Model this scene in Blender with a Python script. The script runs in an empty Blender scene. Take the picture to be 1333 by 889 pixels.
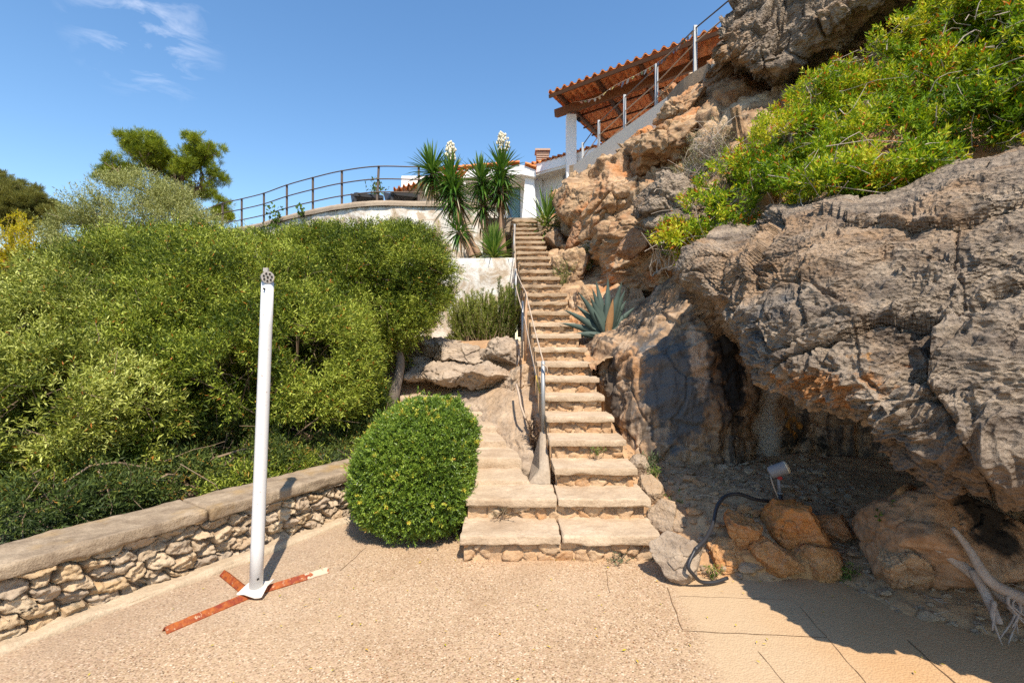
import bpy, math, time
import numpy as np
from mathutils import Matrix, Vector
T0 = time.time()
R = math.radians
SC = bpy.context.scene
COL = SC.collection
EYE, FOC, CX, CY = 1.6, 640.0, 666.5, 444.5

def P(px, py, d):
    return np.array([(px-CX)/FOC*d, d, EYE+(CY-py)/FOC*d])

# ------------------------------------------------------------------ noise (numpy)
M32 = 0xFFFFFFFF
def hsh(ix, iy, iz, seed=0):
    h = (ix.astype(np.int64)*374761393 + iy.astype(np.int64)*668265263 + iz.astype(np.int64)*1440662683 + seed*974711) & M32
    h = ((h ^ (h >> 13))*1274126177) & M32
    h = ((h ^ (h >> 16))*2246822519) & M32
    h = h ^ (h >> 13)
    return h/4294967296.0

def vnoise(p, seed=0):
    i = np.floor(p).astype(np.int64); f = p-i
    u = f*f*f*(f*(f*6-15)+10)
    r = 0
    for dx in (0, 1):
        wx = u[:, 0] if dx else 1-u[:, 0]
        for dy in (0, 1):
            wy = u[:, 1] if dy else 1-u[:, 1]
            for dz in (0, 1):
                wz = u[:, 2] if dz else 1-u[:, 2]
                r = r+wx*wy*wz*hsh(i[:, 0]+dx, i[:, 1]+dy, i[:, 2]+dz, seed)
    return r*2-1

def fbm(p, oct=4, seed=0, gain=.5):
    a, s, r = 1., 0., 0.
    q = np.array(p, float)
    for k in range(oct):
        r = r+a*vnoise(q, seed+k); s += a
        q = q*2.03+17.1; a *= gain
    return r/s

def ridged(p, oct=4, seed=0):
    a, s, r = 1., 0., 0.
    q = np.array(p, float)
    for k in range(oct):
        r = r+a*(1-np.abs(vnoise(q, seed+k))*2); s += a
        q = q*2.1+9.7; a *= .55
    return r/s

def voro(p, seed=0, jit=.95):
    i = np.floor(p).astype(np.int64)
    n = len(p)
    F1 = np.full(n, 9.); F2 = np.full(n, 9.); idv = np.zeros(n); off = np.zeros((n, 3))
    for dx in (-1, 0, 1):
        for dy in (-1, 0, 1):
            for dz in (-1, 0, 1):
                cx, cy, cz = i[:, 0]+dx, i[:, 1]+dy, i[:, 2]+dz
                c = np.stack([cx+.5+jit*(hsh(cx, cy, cz, seed)-.5), cy+.5+jit*(hsh(cx, cy, cz, seed+1)-.5),
                              cz+.5+jit*(hsh(cx, cy, cz, seed+2)-.5)], 1)
                dv = p-c
                d = np.sqrt((dv**2).sum(1))
                nw = d < F1
                F2 = np.where(nw, F1, np.minimum(F2, d))
                off[nw] = dv[nw]
                idv = np.where(nw, hsh(cx, cy, cz, seed+3), idv)
                F1 = np.minimum(F1, d)
    return F1, F2, idv, off

def sstep(a, b, x):
    t = np.clip((x-a)/(b-a), 0, 1)
    return t*t*(3-2*t)
def unit(v):
    return v/np.maximum(np.linalg.norm(v, axis=-1, keepdims=True), 1e-9)

# ------------------------------------------------------------------ mesh helpers
def mk(name, V, F, mat, parent=None, attrs=None, smooth=False):
    V = np.asarray(V, np.float32).reshape(-1, 3)
    if isinstance(F, np.ndarray): F = [F]
    F = [np.asarray(f, np.int32) for f in F if len(f)]
    me = bpy.data.meshes.new(name)
    nl = sum(f.size for f in F); nf = sum(len(f) for f in F)
    me.vertices.add(len(V)); me.vertices.foreach_set('co', V.ravel())
    me.loops.add(nl); me.loops.foreach_set('vertex_index', np.concatenate([f.ravel() for f in F]))
    me.polygons.add(nf)
    st = np.concatenate([np.full(len(f), f.shape[1], np.int32) for f in F])
    me.polygons.foreach_set('loop_start', np.concatenate([[0], np.cumsum(st)[:-1]]).astype(np.int32))
    me.update(calc_edges=True)
    me.polygons.foreach_set('use_smooth', np.full(nf, smooth))
    for k, a in (attrs or {}).items():
        a = np.asarray(a, np.float32)
        dom = 'FACE' if len(a) == nf and len(a) != len(V) else 'POINT'
        at = me.attributes.new(k, 'FLOAT', dom); at.data.foreach_set('value', a)
    me.materials.append(mat)
    o = bpy.data.objects.new(name, me); COL.objects.link(o)
    if parent is not None: par(o, parent)
    return o

def par(o, parent):
    o.parent = parent
    o.matrix_parent_inverse = Matrix.Translation(-wloc(parent))
def wloc(o):
    v = o.location.copy()
    return v if o.type == 'EMPTY' else Vector((0, 0, 0))

def tag(o, label, cat, group=None, kind=None):
    if label: o['label'] = label
    if cat: o['category'] = cat
    if group: o['group'] = group
    if kind: o['kind'] = kind
    return o
def thing(name, loc, label, cat, group=None):
    o = bpy.data.objects.new(name, None); COL.objects.link(o)
    o.location = Vector([float(a) for a in loc]); o.empty_display_size = .1
    return tag(o, label, cat, group)
def struct(o, label=None, cat=None):
    o['kind'] = 'structure'
    if label: o['label'] = label
    if cat: o['category'] = cat
    return o

class MB:
    def __init__(s): s.V = []; s.F = {}; s.n = 0
    def add(s, V, F):
        V = np.asarray(V, float).reshape(-1, 3)
        for f in (F if isinstance(F, list) else [F]):
            f = np.asarray(f, np.int64)
            s.F.setdefault(f.shape[1], []).append(f+s.n)
        s.V.append(V); s.n += len(V)
        return s
    def box(s, a, b):
        x0, y0, z0 = a; x1, y1, z1 = b
        V = [(x0, y0, z0), (x1, y0, z0), (x1, y1, z0), (x0, y1, z0), (x0, y0, z1), (x1, y0, z1), (x1, y1, z1), (x0, y1, z1)]
        return s.add(V, np.array([(3, 2, 1, 0), (4, 5, 6, 7), (0, 1, 5, 4), (1, 2, 6, 5), (2, 3, 7, 6), (3, 0, 4, 7)]))
    def beam(s, A, B, w, h, up=(0, 0, 1)):
        A = np.array(A, float); B = np.array(B, float)
        d = unit(B-A); sd = unit(np.cross(d, up)); u = np.cross(sd, d)
        V = []
        for Q in (A, B):
            for (i, j) in ((-1, -1), (1, -1), (1, 1), (-1, 1)): V.append(Q+sd*i*w/2+u*j*h/2)
        return s.add(V, np.array([(0, 1, 2, 3), (7, 6, 5, 4), (0, 4, 5, 1), (1, 5, 6, 2), (2, 6, 7, 3), (3, 7, 4, 0)]))
    def quadprism(s, base, dz):
        b = np.array(base, float); t = b+np.array(dz, float); n = len(b)
        q = np.array([(i, (i+1) % n, n+(i+1) % n, n+i) for i in range(n)])
        return s.add(np.concatenate([b, t]), [q, np.arange(n)[::-1][None], (np.arange(n)+n)[None]])
    def tube(s, pts, rad, k=6, cap=True):
        pts = np.array(pts, float); n = len(pts)
        rad = np.broadcast_to(np.array(rad, float), (n,))
        tg = unit(np.gradient(pts, axis=0))
        up = np.array([0, 0, 1.]) if abs(tg[0, 2]) < .9 else np.array([1., 0, 0])
        a = np.linspace(0, 2*np.pi, k, endpoint=False)
        V = []
        sd = unit(np.cross(tg[0], up))
        for i in range(n):
            sd = unit(sd-tg[i]*np.dot(sd, tg[i])); u = np.cross(sd, tg[i])
            V.append(pts[i]+rad[i]*(np.cos(a)[:, None]*sd+np.sin(a)[:, None]*u))
        F = [(i*k+j, i*k+(j+1) % k, (i+1)*k+(j+1) % k, (i+1)*k+j) for i in range(n-1) for j in range(k)]
        Fs = [np.array(F)]
        if cap: Fs += [np.arange(k)[::-1][None], (np.arange(k)+(n-1)*k)[None]]
        return s.add(np.concatenate(V), Fs)
    def build(s, name, mat, parent=None, smooth=False, attrs=None):
        return mk(name, np.concatenate(s.V), [np.concatenate(f) for f in s.F.values()], mat, parent, attrs, smooth)

def bez(pts, n):
    return cr(np.array(pts, float), n, 0)
def cr(A, n, axis):
    A = np.moveaxis(np.asarray(A, float), axis, 0)
    m = len(A); t = np.linspace(0, m-1, n) if np.isscalar(n) else np.asarray(n); i = np.clip(np.floor(t).astype(int), 0, m-2); f = (t-i).reshape((-1,)+(1,)*(A.ndim-1))
    E = np.concatenate([(2*A[0]-A[1])[None], A, (2*A[-1]-A[-2])[None]])
    p0, p1, p2, p3 = E[i], E[i+1], E[i+2], E[i+3]
    r = .5*((2*p1)+(-p0+p2)*f+(2*p0-5*p1+4*p2-p3)*f*f+(-p0+3*p1-3*p2+p3)*f**3)
    return np.moveaxis(r, 0, axis)

def gridF(nu, nv, flip=False):
    i = np.arange(nu*nv).reshape(nu, nv)
    F = np.stack([i[:-1, :-1], i[1:, :-1], i[1:, 1:], i[:-1, 1:]], -1).reshape(-1, 4)
    return F[:, ::-1] if flip else F

def gnormal(G, toward=None):
    du = np.gradient(G, axis=0); dv = np.gradient(G, axis=1)
    n = unit(np.cross(du, dv))
    if toward is not None:
        flip = (n*(np.array(toward)-G)).sum() < 0
        if flip: n = -n
        return n, flip
    return n

def loft(name, cols, nu, nv, mat, disp, world=False, toward=(0, 0, 1.6), parent=None, smooth=True):
    C = np.array([[p if world else P(*p) for p in c] for c in cols], float)
    G = cr(cr(C, nu, 0), nv, 1)
    n, flip = gnormal(G, toward)
    p = G.reshape(-1, 3); nn = n.reshape(-1, 3)
    V = p+nn*(disp(p)*(1-.6*sstep(.72, .95, nn[:, 2]) if name == 'cliff_overhang' else 1))[:, None]
    return mk(name, V, gridF(G.shape[0], G.shape[1], flip), mat, parent, None, smooth)

def ico(sub):
    t = (1+5**.5)/2
    V = [(-1, t, 0), (1, t, 0), (-1, -t, 0), (1, -t, 0), (0, -1, t), (0, 1, t), (0, -1, -t), (0, 1, -t), (t, 0, -1), (t, 0, 1), (-t, 0, -1), (-t, 0, 1)]
    F = [(0, 11, 5), (0, 5, 1), (0, 1, 7), (0, 7, 10), (0, 10, 11), (1, 5, 9), (5, 11, 4), (11, 10, 2), (10, 7, 6), (7, 1, 8), (3, 9, 4), (3, 4, 2), (3, 2, 6), (3, 6, 8), (3, 8, 9), (4, 9, 5), (2, 4, 11), (6, 2, 10), (8, 6, 7), (9, 8, 1)]
    V = [unit(np.array(v, float)) for v in V]
    for _ in range(sub):
        cache = {}; NF = []
        def mid(a, b):
            k = (a, b) if a < b else (b, a)
            if k not in cache:
                V.append(unit(V[a]+V[b])); cache[k] = len(V)-1
            return cache[k]
        for a, b, c in F:
            x, y, z = mid(a, b), mid(b, c), mid(c, a)
            NF += [(a, x, z), (b, y, x), (c, z, y), (x, y, z)]
        F = NF
    return np.array(V), np.array(F)
_ICO = {}
def boulder_mesh(cen, ext, seed, sub=5, planes=12, amp=.05, rot=0, freq=3., sharp=38.):
    if sub not in _ICO: _ICO[sub] = ico(sub)
    D, F = _ICO[sub]
    g = np.random.default_rng(seed)
    N = unit(g.normal(size=(planes, 3))); H = g.uniform(.58, .95, planes)
    q = np.maximum(D@N.T, 1e-4)/H
    r = 1/((q**sharp).sum(1)+(1/1.25)**sharp)**(1/sharp)
    V = D*r[:, None]
    c, s = math.cos(rot), math.sin(rot)
    V = V@np.array([[c, 0, -s], [0, 1, 0], [s, 0, c]])
    lo, hi = V.min(0), V.max(0)
    V = ((V-lo)/(hi-lo)*2-1)*np.array(ext)
    m = float(np.mean(ext))
    nn = unit(V/np.array(ext)**1.0)
    q = V/m*freq+seed*3.7
    wq = q+.3*np.stack([fbm(q, 2, seed), fbm(q+5, 2, seed+1), fbm(q+9, 2, seed+2)], 1)
    F1, F2, idv, _ = voro(wq*.55, seed)
    d = m*amp*(1.1*fbm(q*.6, 3, seed)+.9*fbm(q*1.9, 5, seed+5)+1.5*(idv-.5)*sstep(0, .1, F2-F1)-.8*(1-sstep(0, .08, F2-F1))+.9*np.minimum(voro(wq*2.2, seed+3)[0], .8)**2-.3+.35*np.minimum(voro(wq*5., seed+4)[0], .8)**2)
    return V+nn*d[:, None]+np.array(cen), F
def boulder(name, box, d, mat, seed, dy=None, label=None, cat='boulder', group=None, kind=None, parent=None, **k):
    x0, y0, x1, y1 = box
    c = P((x0+x1)/2, (y0+y1)/2, d); ex = (x1-x0)/2/FOC*d; ez = (y1-y0)/2/FOC*d
    V, F = boulder_mesh(c, (ex, dy or (ex+ez)*.5, ez), seed, **k)
    o = mk(name, V, F, mat, parent, None, True)
    if label: tag(o, label, cat, group, kind)
    return o

def rbox(a, b, res=.03, rad=.012, amp=.004, seed=0, stone=0, nf=9.):
    """rounded, worn box"""
    a = np.array(a, float); b = np.array(b, float); S = b-a
    Vs, Fs, n0 = [], [], 0
    for ax in range(3):
        u, v = [k for k in range(3) if k != ax]
        nu = max(3, int(S[u]/res)+2); nv = max(3, int(S[v]/res)+2)
        gu, gv = np.meshgrid(np.linspace(0, 1, nu), np.linspace(0, 1, nv), indexing='ij')
        for sd in (0, 1):
            G = np.zeros((nu, nv, 3)); G[..., u] = gu*S[u]; G[..., v] = gv*S[v]; G[..., ax] = S[ax]*sd
            Vs.append(G.reshape(-1, 3)); Fs.append(gridF(nu, nv, flip=(sd == 0) ^ (ax == 1))+n0); n0 += nu*nv
    V = np.concatenate(Vs)
    r = min(rad, S.min()*.45)
    inner = np.clip(V, r, S-r)
    dv = V-inner
    n = unit(dv)
    V = inner+n*r+a
    q = V*nf+seed*5.3
    d = amp*(fbm(q, 4, seed)*1.6)
    if amp > .003:
        ed = (np.abs(dv) > r*.5).sum(1) >= 2
        d = d-np.where(ed, amp*2.2*np.maximum(0, fbm(V*7+seed, 3, seed+3)), 0)
    return V+n*d[:, None], np.concatenate(Fs)

# ------------------------------------------------------------------ materials
class NT:
    def __init__(s, name):
        s.m = bpy.data.materials.new(name); s.m.use_nodes = True
        s.t = s.m.node_tree; s.t.nodes.clear()
        s.out = s.t.nodes.new('ShaderNodeOutputMaterial')
        s.tc = None
    def n(s, ty, **k):
        nd = s.t.nodes.new(ty)
        for a, v in k.items(): setattr(nd, a, v)
        return nd
    def set(s, nd, key, v):
        sk = nd.inputs[key]
        if hasattr(v, 'is_output'): s.t.links.new(v, sk)
        elif isinstance(v, (tuple, list)) and len(v) == 3 and sk.type == 'RGBA': sk.default_value = (*v, 1)
        else: sk.default_value = v
    def co(s, scale=1., off=(0, 0, 0), rot=(0, 0, 0)):
        if s.tc is None: s.tc = s.n('ShaderNodeTexCoord').outputs['Object']
        if scale == 1. and rot == (0, 0, 0): return s.tc
        m = s.n('ShaderNodeMapping'); s.set(m, 'Vector', s.tc)
        m.inputs['Scale'].default_value = scale if isinstance(scale, tuple) else (scale,)*3
        m.inputs['Location'].default_value = off; m.inputs['Rotation'].default_value = rot
        return m.outputs[0]
    def noise(s, v, sc=5., det=4., rough=.55, dist=0.):
        nd = s.n('ShaderNodeTexNoise'); s.set(nd, 'Vector', v)
        for k, x in (('Scale', sc), ('Detail', det), ('Roughness', rough), ('Distortion', dist)): nd.inputs[k].default_value = x
        return nd.outputs['Fac']
    def vor(s, v, sc=5., feat='F1', out='Distance', rnd=1.):
        nd = s.n('ShaderNodeTexVoronoi', feature=feat); s.set(nd, 'Vector', v); nd.inputs['Scale'].default_value = sc
        nd.inputs['Randomness'].default_value = rnd
        return nd.outputs[out]
    def ramp(s, f, stops, interp='LINEAR'):
        nd = s.n('ShaderNodeValToRGB'); s.set(nd, 'Fac', f); cr_ = nd.color_ramp; cr_.interpolation = interp
        while len(cr_.elements) < len(stops): cr_.elements.new(.5)
        for e, (p, c) in zip(cr_.elements, stops):
            e.position = p
            e.color = (c, c, c, 1) if isinstance(c, (int, float)) else (*c, 1)
        return nd.outputs[0]
    def mix(s, f, a, b, blend='MIX'):
        nd = s.n('ShaderNodeMix', data_type='RGBA', blend_type=blend)
        s.set(nd, 0, f); s.set(nd, 6, a); s.set(nd, 7, b)
        return nd.outputs[2]
    def math(s, op, a, b=0., clamp=False):
        nd = s.n('ShaderNodeMath', operation=op, use_clamp=clamp); s.set(nd, 0, a); s.set(nd, 1, b)
        return nd.outputs[0]
    def mr(s, f, a, b, c=0., d=1.):
        nd = s.n('ShaderNodeMapRange'); s.set(nd, 0, f)
        for i, x in enumerate((a, b, c, d)): nd.inputs[i+1].default_value = x
        return nd.outputs[0]
    def attr(s, name):
        nd = s.n('ShaderNodeAttribute', attribute_name=name)
        return nd.outputs['Fac']
    def bump(s, h, st=.5, dist=.02, prev=None):
        nd = s.n('ShaderNodeBump'); s.set(nd, 'Height', h); nd.inputs['Strength'].default_value = st; nd.inputs['Distance'].default_value = dist
        if prev is not None: s.set(nd, 'Normal', prev)
        return nd.outputs[0]
    def ball(s, c, r, wob=.5, sc=4., stretch=(1, 1, 1)):
        """soft noisy blob mask round point c"""
        v = s.n('ShaderNodeVectorMath', operation='SUBTRACT'); s.set(v, 0, s.co()); v.inputs[1].default_value = c
        w = s.n('ShaderNodeVectorMath', operation='DIVIDE'); s.set(w, 0, v.outputs[0]); w.inputs[1].default_value = tuple(r*k for k in stretch)
        l = s.n('ShaderNodeVectorMath', operation='LENGTH'); s.set(l, 0, w.outputs[0])
        nz = s.noise(s.co(), sc, 5., .6)
        return s.mr(s.math('ADD', l.outputs['Value'], s.math('MULTIPLY', s.math('SUBTRACT', nz, .5), wob*3)), 1.15, .75)
    def pbr(s, col, rough=.85, spec=.25, normal=None, metal=0., **k):
        b = s.n('ShaderNodeBsdfPrincipled'); s.set(b, 'Base Color', col); s.set(b, 'Roughness', rough)
        b.inputs['Specular IOR Level'].default_value = spec; b.inputs['Metallic'].default_value = metal
        for a, v in k.items(): s.set(b, a, v)
        if normal is not None: s.set(b, 'Normal', normal)
        s.b = b
        s.t.links.new(b.outputs[0], s.out.inputs[0])
        return s.m

def plain(name, col, rough=.5, spec=.4, metal=0., var=.12, bump=.0, sc=12.):
    t = NT(name); nz = t.noise(t.co(), sc, 5.)
    c = t.mix(nz, tuple(x*(1-var) for x in col), tuple(min(1, x*(1+var)) for x in col))
    nm = t.bump(t.noise(t.co(), sc*4, 4.), bump, .01) if bump else None
    return t.pbr(c, rough, spec, nm, metal)

def rock_mat(name, a, b, c, orange=.5, patches=(), tilt=(0, R(28), 0), grain=1., streak=None, pale=None, bstr=.7, pitb=0.):
    t = NT(name)
    co = t.co(); st = t.co((1.2, 1.2, 4.), rot=tilt)
    n1 = t.noise(co, 1.3*grain, 6., .62, .4); n2 = t.noise(st, 2.2*grain, 7., .66); n3 = t.noise(co, 26*grain, 5., .7); n4 = t.noise(co, .8*grain, 5., .6, .6)
    col = t.mix(t.mr(n2, .36, .62), a, b)
    col = t.mix(t.math('MULTIPLY', t.mr(n4, .5, .66), orange, True), col, c)
    if pale: col = t.mix(t.mr(n1, .55, .68), col, pale)
    col = t.mix(t.mr(n3, .45, .7, 0., .5), col, t.mix(.4, col, (.6, .5, .4)))
    n5 = t.noise(co, 7*grain, 6., .7, .5); col = t.mix(t.mr(n5, .52, .7, 0., .42), col, t.mix(.7, col, (.1, .08, .065)))
    v = t.vor(co, 38*grain); col = t.mix(t.mr(v, .0, .3, .35, 0.), col, t.mix(.6, col, (.12, .1, .085)))
    if streak:
        s1 = t.noise(t.co((5., 5., .45), rot=(0, R(-10), 0)), 1., 5., .6, .5)
        col = t.mix(t.mr(s1, *streak[0]), col, streak[1])
        if len(streak) > 2:
            s2 = t.noise(t.co((6.5, 6.5, .5), off=(3, 1, 0)), 1., 4., .6, .4)
            col = t.mix(t.mr(s2, .55, .62, 0, .75), col, streak[2])
    for (pc, pr, pcol, pw, *stt) in patches:
        m = t.ball(tuple(pc), pr, pw, 6., stt[0] if stt else (1, 1, 1))
        col = t.mix(m, col, pcol)
    nb = t.bump(t.noise(t.co((1., 1.2, 1.7), rot=tilt), 9*grain, 8., .72, .3), bstr, .06)
    nb = t.bump(t.vor(co, 22*grain, 'SMOOTH_F1'), bstr*.6, .03, nb)
    nb = t.bump(t.noise(co, 70*grain, 5., .7), bstr*.5, .012, nb)
    if pitb:
        pv = t.vor(t.mix(.06, t.co((1., 1., 1.5), rot=tilt), t.noise(co, 9., 3.)), 34.)
        nb = t.bump(t.math('MULTIPLY', pv, t.mr(t.noise(co, 2.6, 4., .6), .35, .6, .25, 1.)), pitb, .035, nb)
    return t.pbr(col, .92, .15, nb)

def leaf_mat(name, stops, trans=.22, rough=.5, spec=.2, glossy=None):
    t = NT(name); a = t.attr('tint')
    col = t.ramp(a, stops)
    t.pbr(col, rough, spec)
    tr = t.n('ShaderNodeBsdfTranslucent'); t.set(tr, 'Color', t.mix(1., col, (1.25, 1.2, .6), 'MULTIPLY'))
    mx = t.n('ShaderNodeMixShader'); mx.inputs[0].default_value = trans
    t.t.links.new(t.b.outputs[0], mx.inputs[1]); t.t.links.new(tr.outputs[0], mx.inputs[2])
    t.t.links.new(mx.outputs[0], t.out.inputs[0])
    return t.m

GREY_ROCK = rock_mat('grey_limestone', (.135, .102, .076), (.4, .31, .22), (.43, .24, .105), .6,
    [(P(1125, 462, 2.55), .05, (.46, .235, .085), 2.6, (1.3, 2, .8)), (P(1175, 480, 2.5), .03, (.42, .17, .06), 2.6, (1.3, 2, .8)), (P(1090, 505, 2.75), .16, (.40, .19, .075), 1.3, (1.8, 2, .6)),
     (P(1180, 585, 2.5), .16, (.42, .21, .09), .9, (1.5, 1, .6)), (P(1010, 440, 3.3), .30, (.13, .125, .12), .5, (.6, 1, 1.1)),
     (P(1250, 620, 2.2), .35, (.2, .15, .11), .7, (1.5, 1, .6))], bstr=.9, pitb=1.)
TAN_ROCK = rock_mat('tan_limestone', (.22, .125, .065), (.52, .345, .19), (.5, .19, .055), .9, pale=(.6, .45, .29))
RED_ROCK = rock_mat('ochre_limestone', (.3, .15, .075), (.44, .26, .14), (.45, .17, .05), .8)
LEDGE_ROCK = rock_mat('ledge_limestone', (.27, .2, .14), (.47, .365, .26), (.46, .28, .13), .4, tilt=(0, R(8), 0))
ORANGE_ROCK = rock_mat('orange_limestone', (.42, .175, .055), (.6, .33, .14), (.58, .19, .035), .9, bstr=.7)
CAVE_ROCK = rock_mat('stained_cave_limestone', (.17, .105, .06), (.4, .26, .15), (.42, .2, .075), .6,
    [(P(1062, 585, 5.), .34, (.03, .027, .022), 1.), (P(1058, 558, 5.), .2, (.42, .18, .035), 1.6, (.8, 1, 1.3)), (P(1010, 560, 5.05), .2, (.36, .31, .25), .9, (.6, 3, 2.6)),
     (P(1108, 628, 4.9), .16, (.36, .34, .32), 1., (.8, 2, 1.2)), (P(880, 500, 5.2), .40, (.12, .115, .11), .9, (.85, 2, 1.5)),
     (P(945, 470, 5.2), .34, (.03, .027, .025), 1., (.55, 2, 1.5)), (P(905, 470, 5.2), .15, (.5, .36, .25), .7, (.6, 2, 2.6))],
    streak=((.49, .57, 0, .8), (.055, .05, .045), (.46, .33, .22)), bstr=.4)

def paving_mat():
    t = NT('exposed_aggregate_paving'); co = t.co()
    v = t.n('ShaderNodeTexVoronoi', feature='F1'); t.set(v, 'Vector', co); v.inputs['Scale'].default_value = 105.
    peb = t.ramp(t.math('FRACT', t.math('MULTIPLY', v.outputs['Color'], 7.3)), [(0., (.12, .07, .035)), (.22, (.37, .245, .13)), (.5, (.52, .375, .225)), (.72, (.26, .16, .085)), (.88, (.66, .52, .36)), (1., (.24, .1, .035))])
    mort = (.43, .285, .175)
    col = t.mix(t.mr(v.outputs['Distance'], .48, .7), peb, mort)
    col = t.mix(t.mr(t.vor(t.co((60., 60., 60.)), 1.), .08, .32, .75, 0.), col, (.15, .085, .045))
    big = t.noise(co, .9, 6., .6); col = t.mix(t.mr(big, .4, .7, 0., .35), col, (.54, .4, .26))
    big2 = t.noise(co, 2.3, 5., .65, .5); col = t.mix(t.mr(big2, .5, .72, 0., .5), col, (.3, .195, .11))
    sp_ = t.noise(co, 6., 6., .7, .6); col = t.mix(t.mr(sp_, .6, .7, 0., .35), col, (.2, .13, .08))
    # grey grime towards the low wall, sandy orange slabs by the rocks
    sx = t.n('ShaderNodeSeparateXYZ'); t.set(sx, 0, co)
    wob = t.math('MULTIPLY', t.math('SUBTRACT', t.noise(co, 2.2, 6., .65), .5), 1.3)
    wl = t.math('ADD', t.math('ADD', t.math('MULTIPLY', sx.outputs[0], -.84), t.math('MULTIPLY', sx.outputs[1], .54)), wob)
    col = t.mix(t.mr(wl, 2.6, 4., 0., .55), col, (.27, .215, .165))
    wr = t.math('ADD', t.math('ADD', sx.outputs[0], t.math('MULTIPLY', sx.outputs[1], -.05)), t.math('MULTIPLY', wob, .35))
    msk = t.mr(wr, .84, .95)
    sand = t.mix(t.noise(co, 55, 5., .7), (.41, .285, .165), (.54, .395, .245))
    sand = t.mix(t.mr(wr, 1.2, 1.75), sand, t.mix(t.noise(co, 3., 6., .6), (.52, .34, .185), (.46, .26, .115)))
    col = t.mix(t.math('MULTIPLY', msk, .85), col, sand)
    h = t.math('SUBTRACT', 1., v.outputs['Distance'])
    nb = t.bump(h, .5, .006); nb = t.bump(t.noise(co, 9., 5., .6), .25, .02, nb)
    return t.pbr(col, .88, .25, nb)
PAVE = paving_mat()

def slab_mat(name, a, b, c=None, sc=1.):
    t = NT(name); co = t.co()
    n1 = t.noise(co, 4*sc, 8., .7, .4); n2 = t.noise(co, 45*sc, 5., .7); n3 = t.noise(co, 1.3*sc, 5., .6)
    col = t.mix(t.mr(n1, .35, .65), a, b)
    if c: col = t.mix(t.mr(n3, .55, .7, 0., .8), col, c)
    col = t.mix(t.mr(n2, .3, .7, 0., .45), col, tuple(x*.55 for x in a))
    col = t.mix(t.mr(t.vor(co, 55*sc), 0., .2, .5, 0.), col, tuple(x*.4 for x in a))
    nb = t.bump(t.noise(co, 30*sc, 8., .7), .6, .015); nb = t.bump(t.vor(co, 60*sc), .25, .008, nb)
    return t.pbr(col, .9, .2, nb)
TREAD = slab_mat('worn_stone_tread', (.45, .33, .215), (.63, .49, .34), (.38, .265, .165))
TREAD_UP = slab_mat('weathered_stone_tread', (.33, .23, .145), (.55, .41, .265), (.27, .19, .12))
COPING = slab_mat('weathered_concrete_coping', (.24, .175, .115), (.46, .355, .24), (.42, .26, .09), 1.6)
CONCRETE = slab_mat('rough_concrete', (.34, .26, .185), (.47, .375, .27), (.26, .19, .13), .7)
DIRT = slab_mat('stony_dirt', (.4, .235, .12), (.56, .36, .2), (.3, .185, .1), 1.3)
SOIL = slab_mat('dark_humus_soil', (.05, .034, .02), (.09, .06, .036), (.12, .075, .04), 2.)
ORANGE_SLAB = slab_mat('orange_stone_slab', (.5, .27, .09), (.62, .38, .16), None, 1.)

def stonework_mat(name, stops, mort, sc=1.):
    t = NT(name); co = t.co()
    col = t.ramp(t.attr('cell'), stops)
    col = t.mix(t.mr(t.noise(co, 9, 6., .65), .35, .7, 0., .5), col, (.56, .42, .28))
    col = t.mix(t.mr(t.noise(co, 50, 4., .7), .35, .7, 0., .4), col, (.22, .15, .1))
    col = t.mix(t.attr('crack'), col, mort)
    nb = t.bump(t.noise(co, 28, 8., .7), .8, .02)
    return t.pbr(col, .92, .15, nb)
WALLSTONE = stonework_mat('rubble_stone', [(0, (.36, .27, .17)), (.25, (.55, .44, .31)), (.45, (.3, .24, .18)), (.65, (.6, .47, .31)), (.85, (.5, .33, .16)), (1, (.34, .28, .22))], (.3, .21, .13))
RISERSTONE = stonework_mat('riser_rubble', [(0, (.5, .29, .14)), (.3, (.56, .38, .22)), (.6, (.46, .23, .09)), (1, (.6, .44, .27))], (.46, .31, .18))

def whitewash_mat():
    t = NT('peeling_whitewash'); co = t.co()
    n1 = t.noise(co, 2.2, 7., .65, .6); n2 = t.noise(co, 14., 6., .7)
    col = t.mix(t.mr(n1, .45, .56), (.74, .7, .62), (.46, .36, .25))
    col = t.mix(t.mr(n2, .52, .7, 0., .5), col, (.4, .32, .25))
    s = t.noise(t.co((5, 5, .6)), 1., 4., .6); col = t.mix(t.mr(s, .55, .75, 0., .5), col, (.45, .38, .31))
    return t.pbr(col, .9, .2, t.bump(n2, .5, .03))
WHITEWASH = whitewash_mat()
WHITE_WALL = plain('white_render', (.82, .81, .78), .8, .2, 0, .03, .15, 6.)
SOFFIT = plain('cream_render', (.72, .66, .56), .85, .2, 0, .05)
GLASS = plain('blue_window_glass', (.06, .11, .14), .06, .9, 0., .1)
CURTAIN = plain('pale_blue_curtain', (.25, .42, .47), .7, .2)
GALV = plain('galvanised_steel', (.36, .36, .35), .5, .4, .5, .2)
BROWN_STEEL = plain('weathered_brown_steel', (.12, .085, .06), .6, .4, .2, .3)
CABLE = plain('steel_cable', (.12, .1, .09), .5, .4, .4)
ROPE = plain('frayed_beige_rope', (.44, .34, .25), .9, .1, 0, .2)
YELLOW_ROPE = plain('yellow_rope', (.6, .38, .08), .8, .2)
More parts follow.
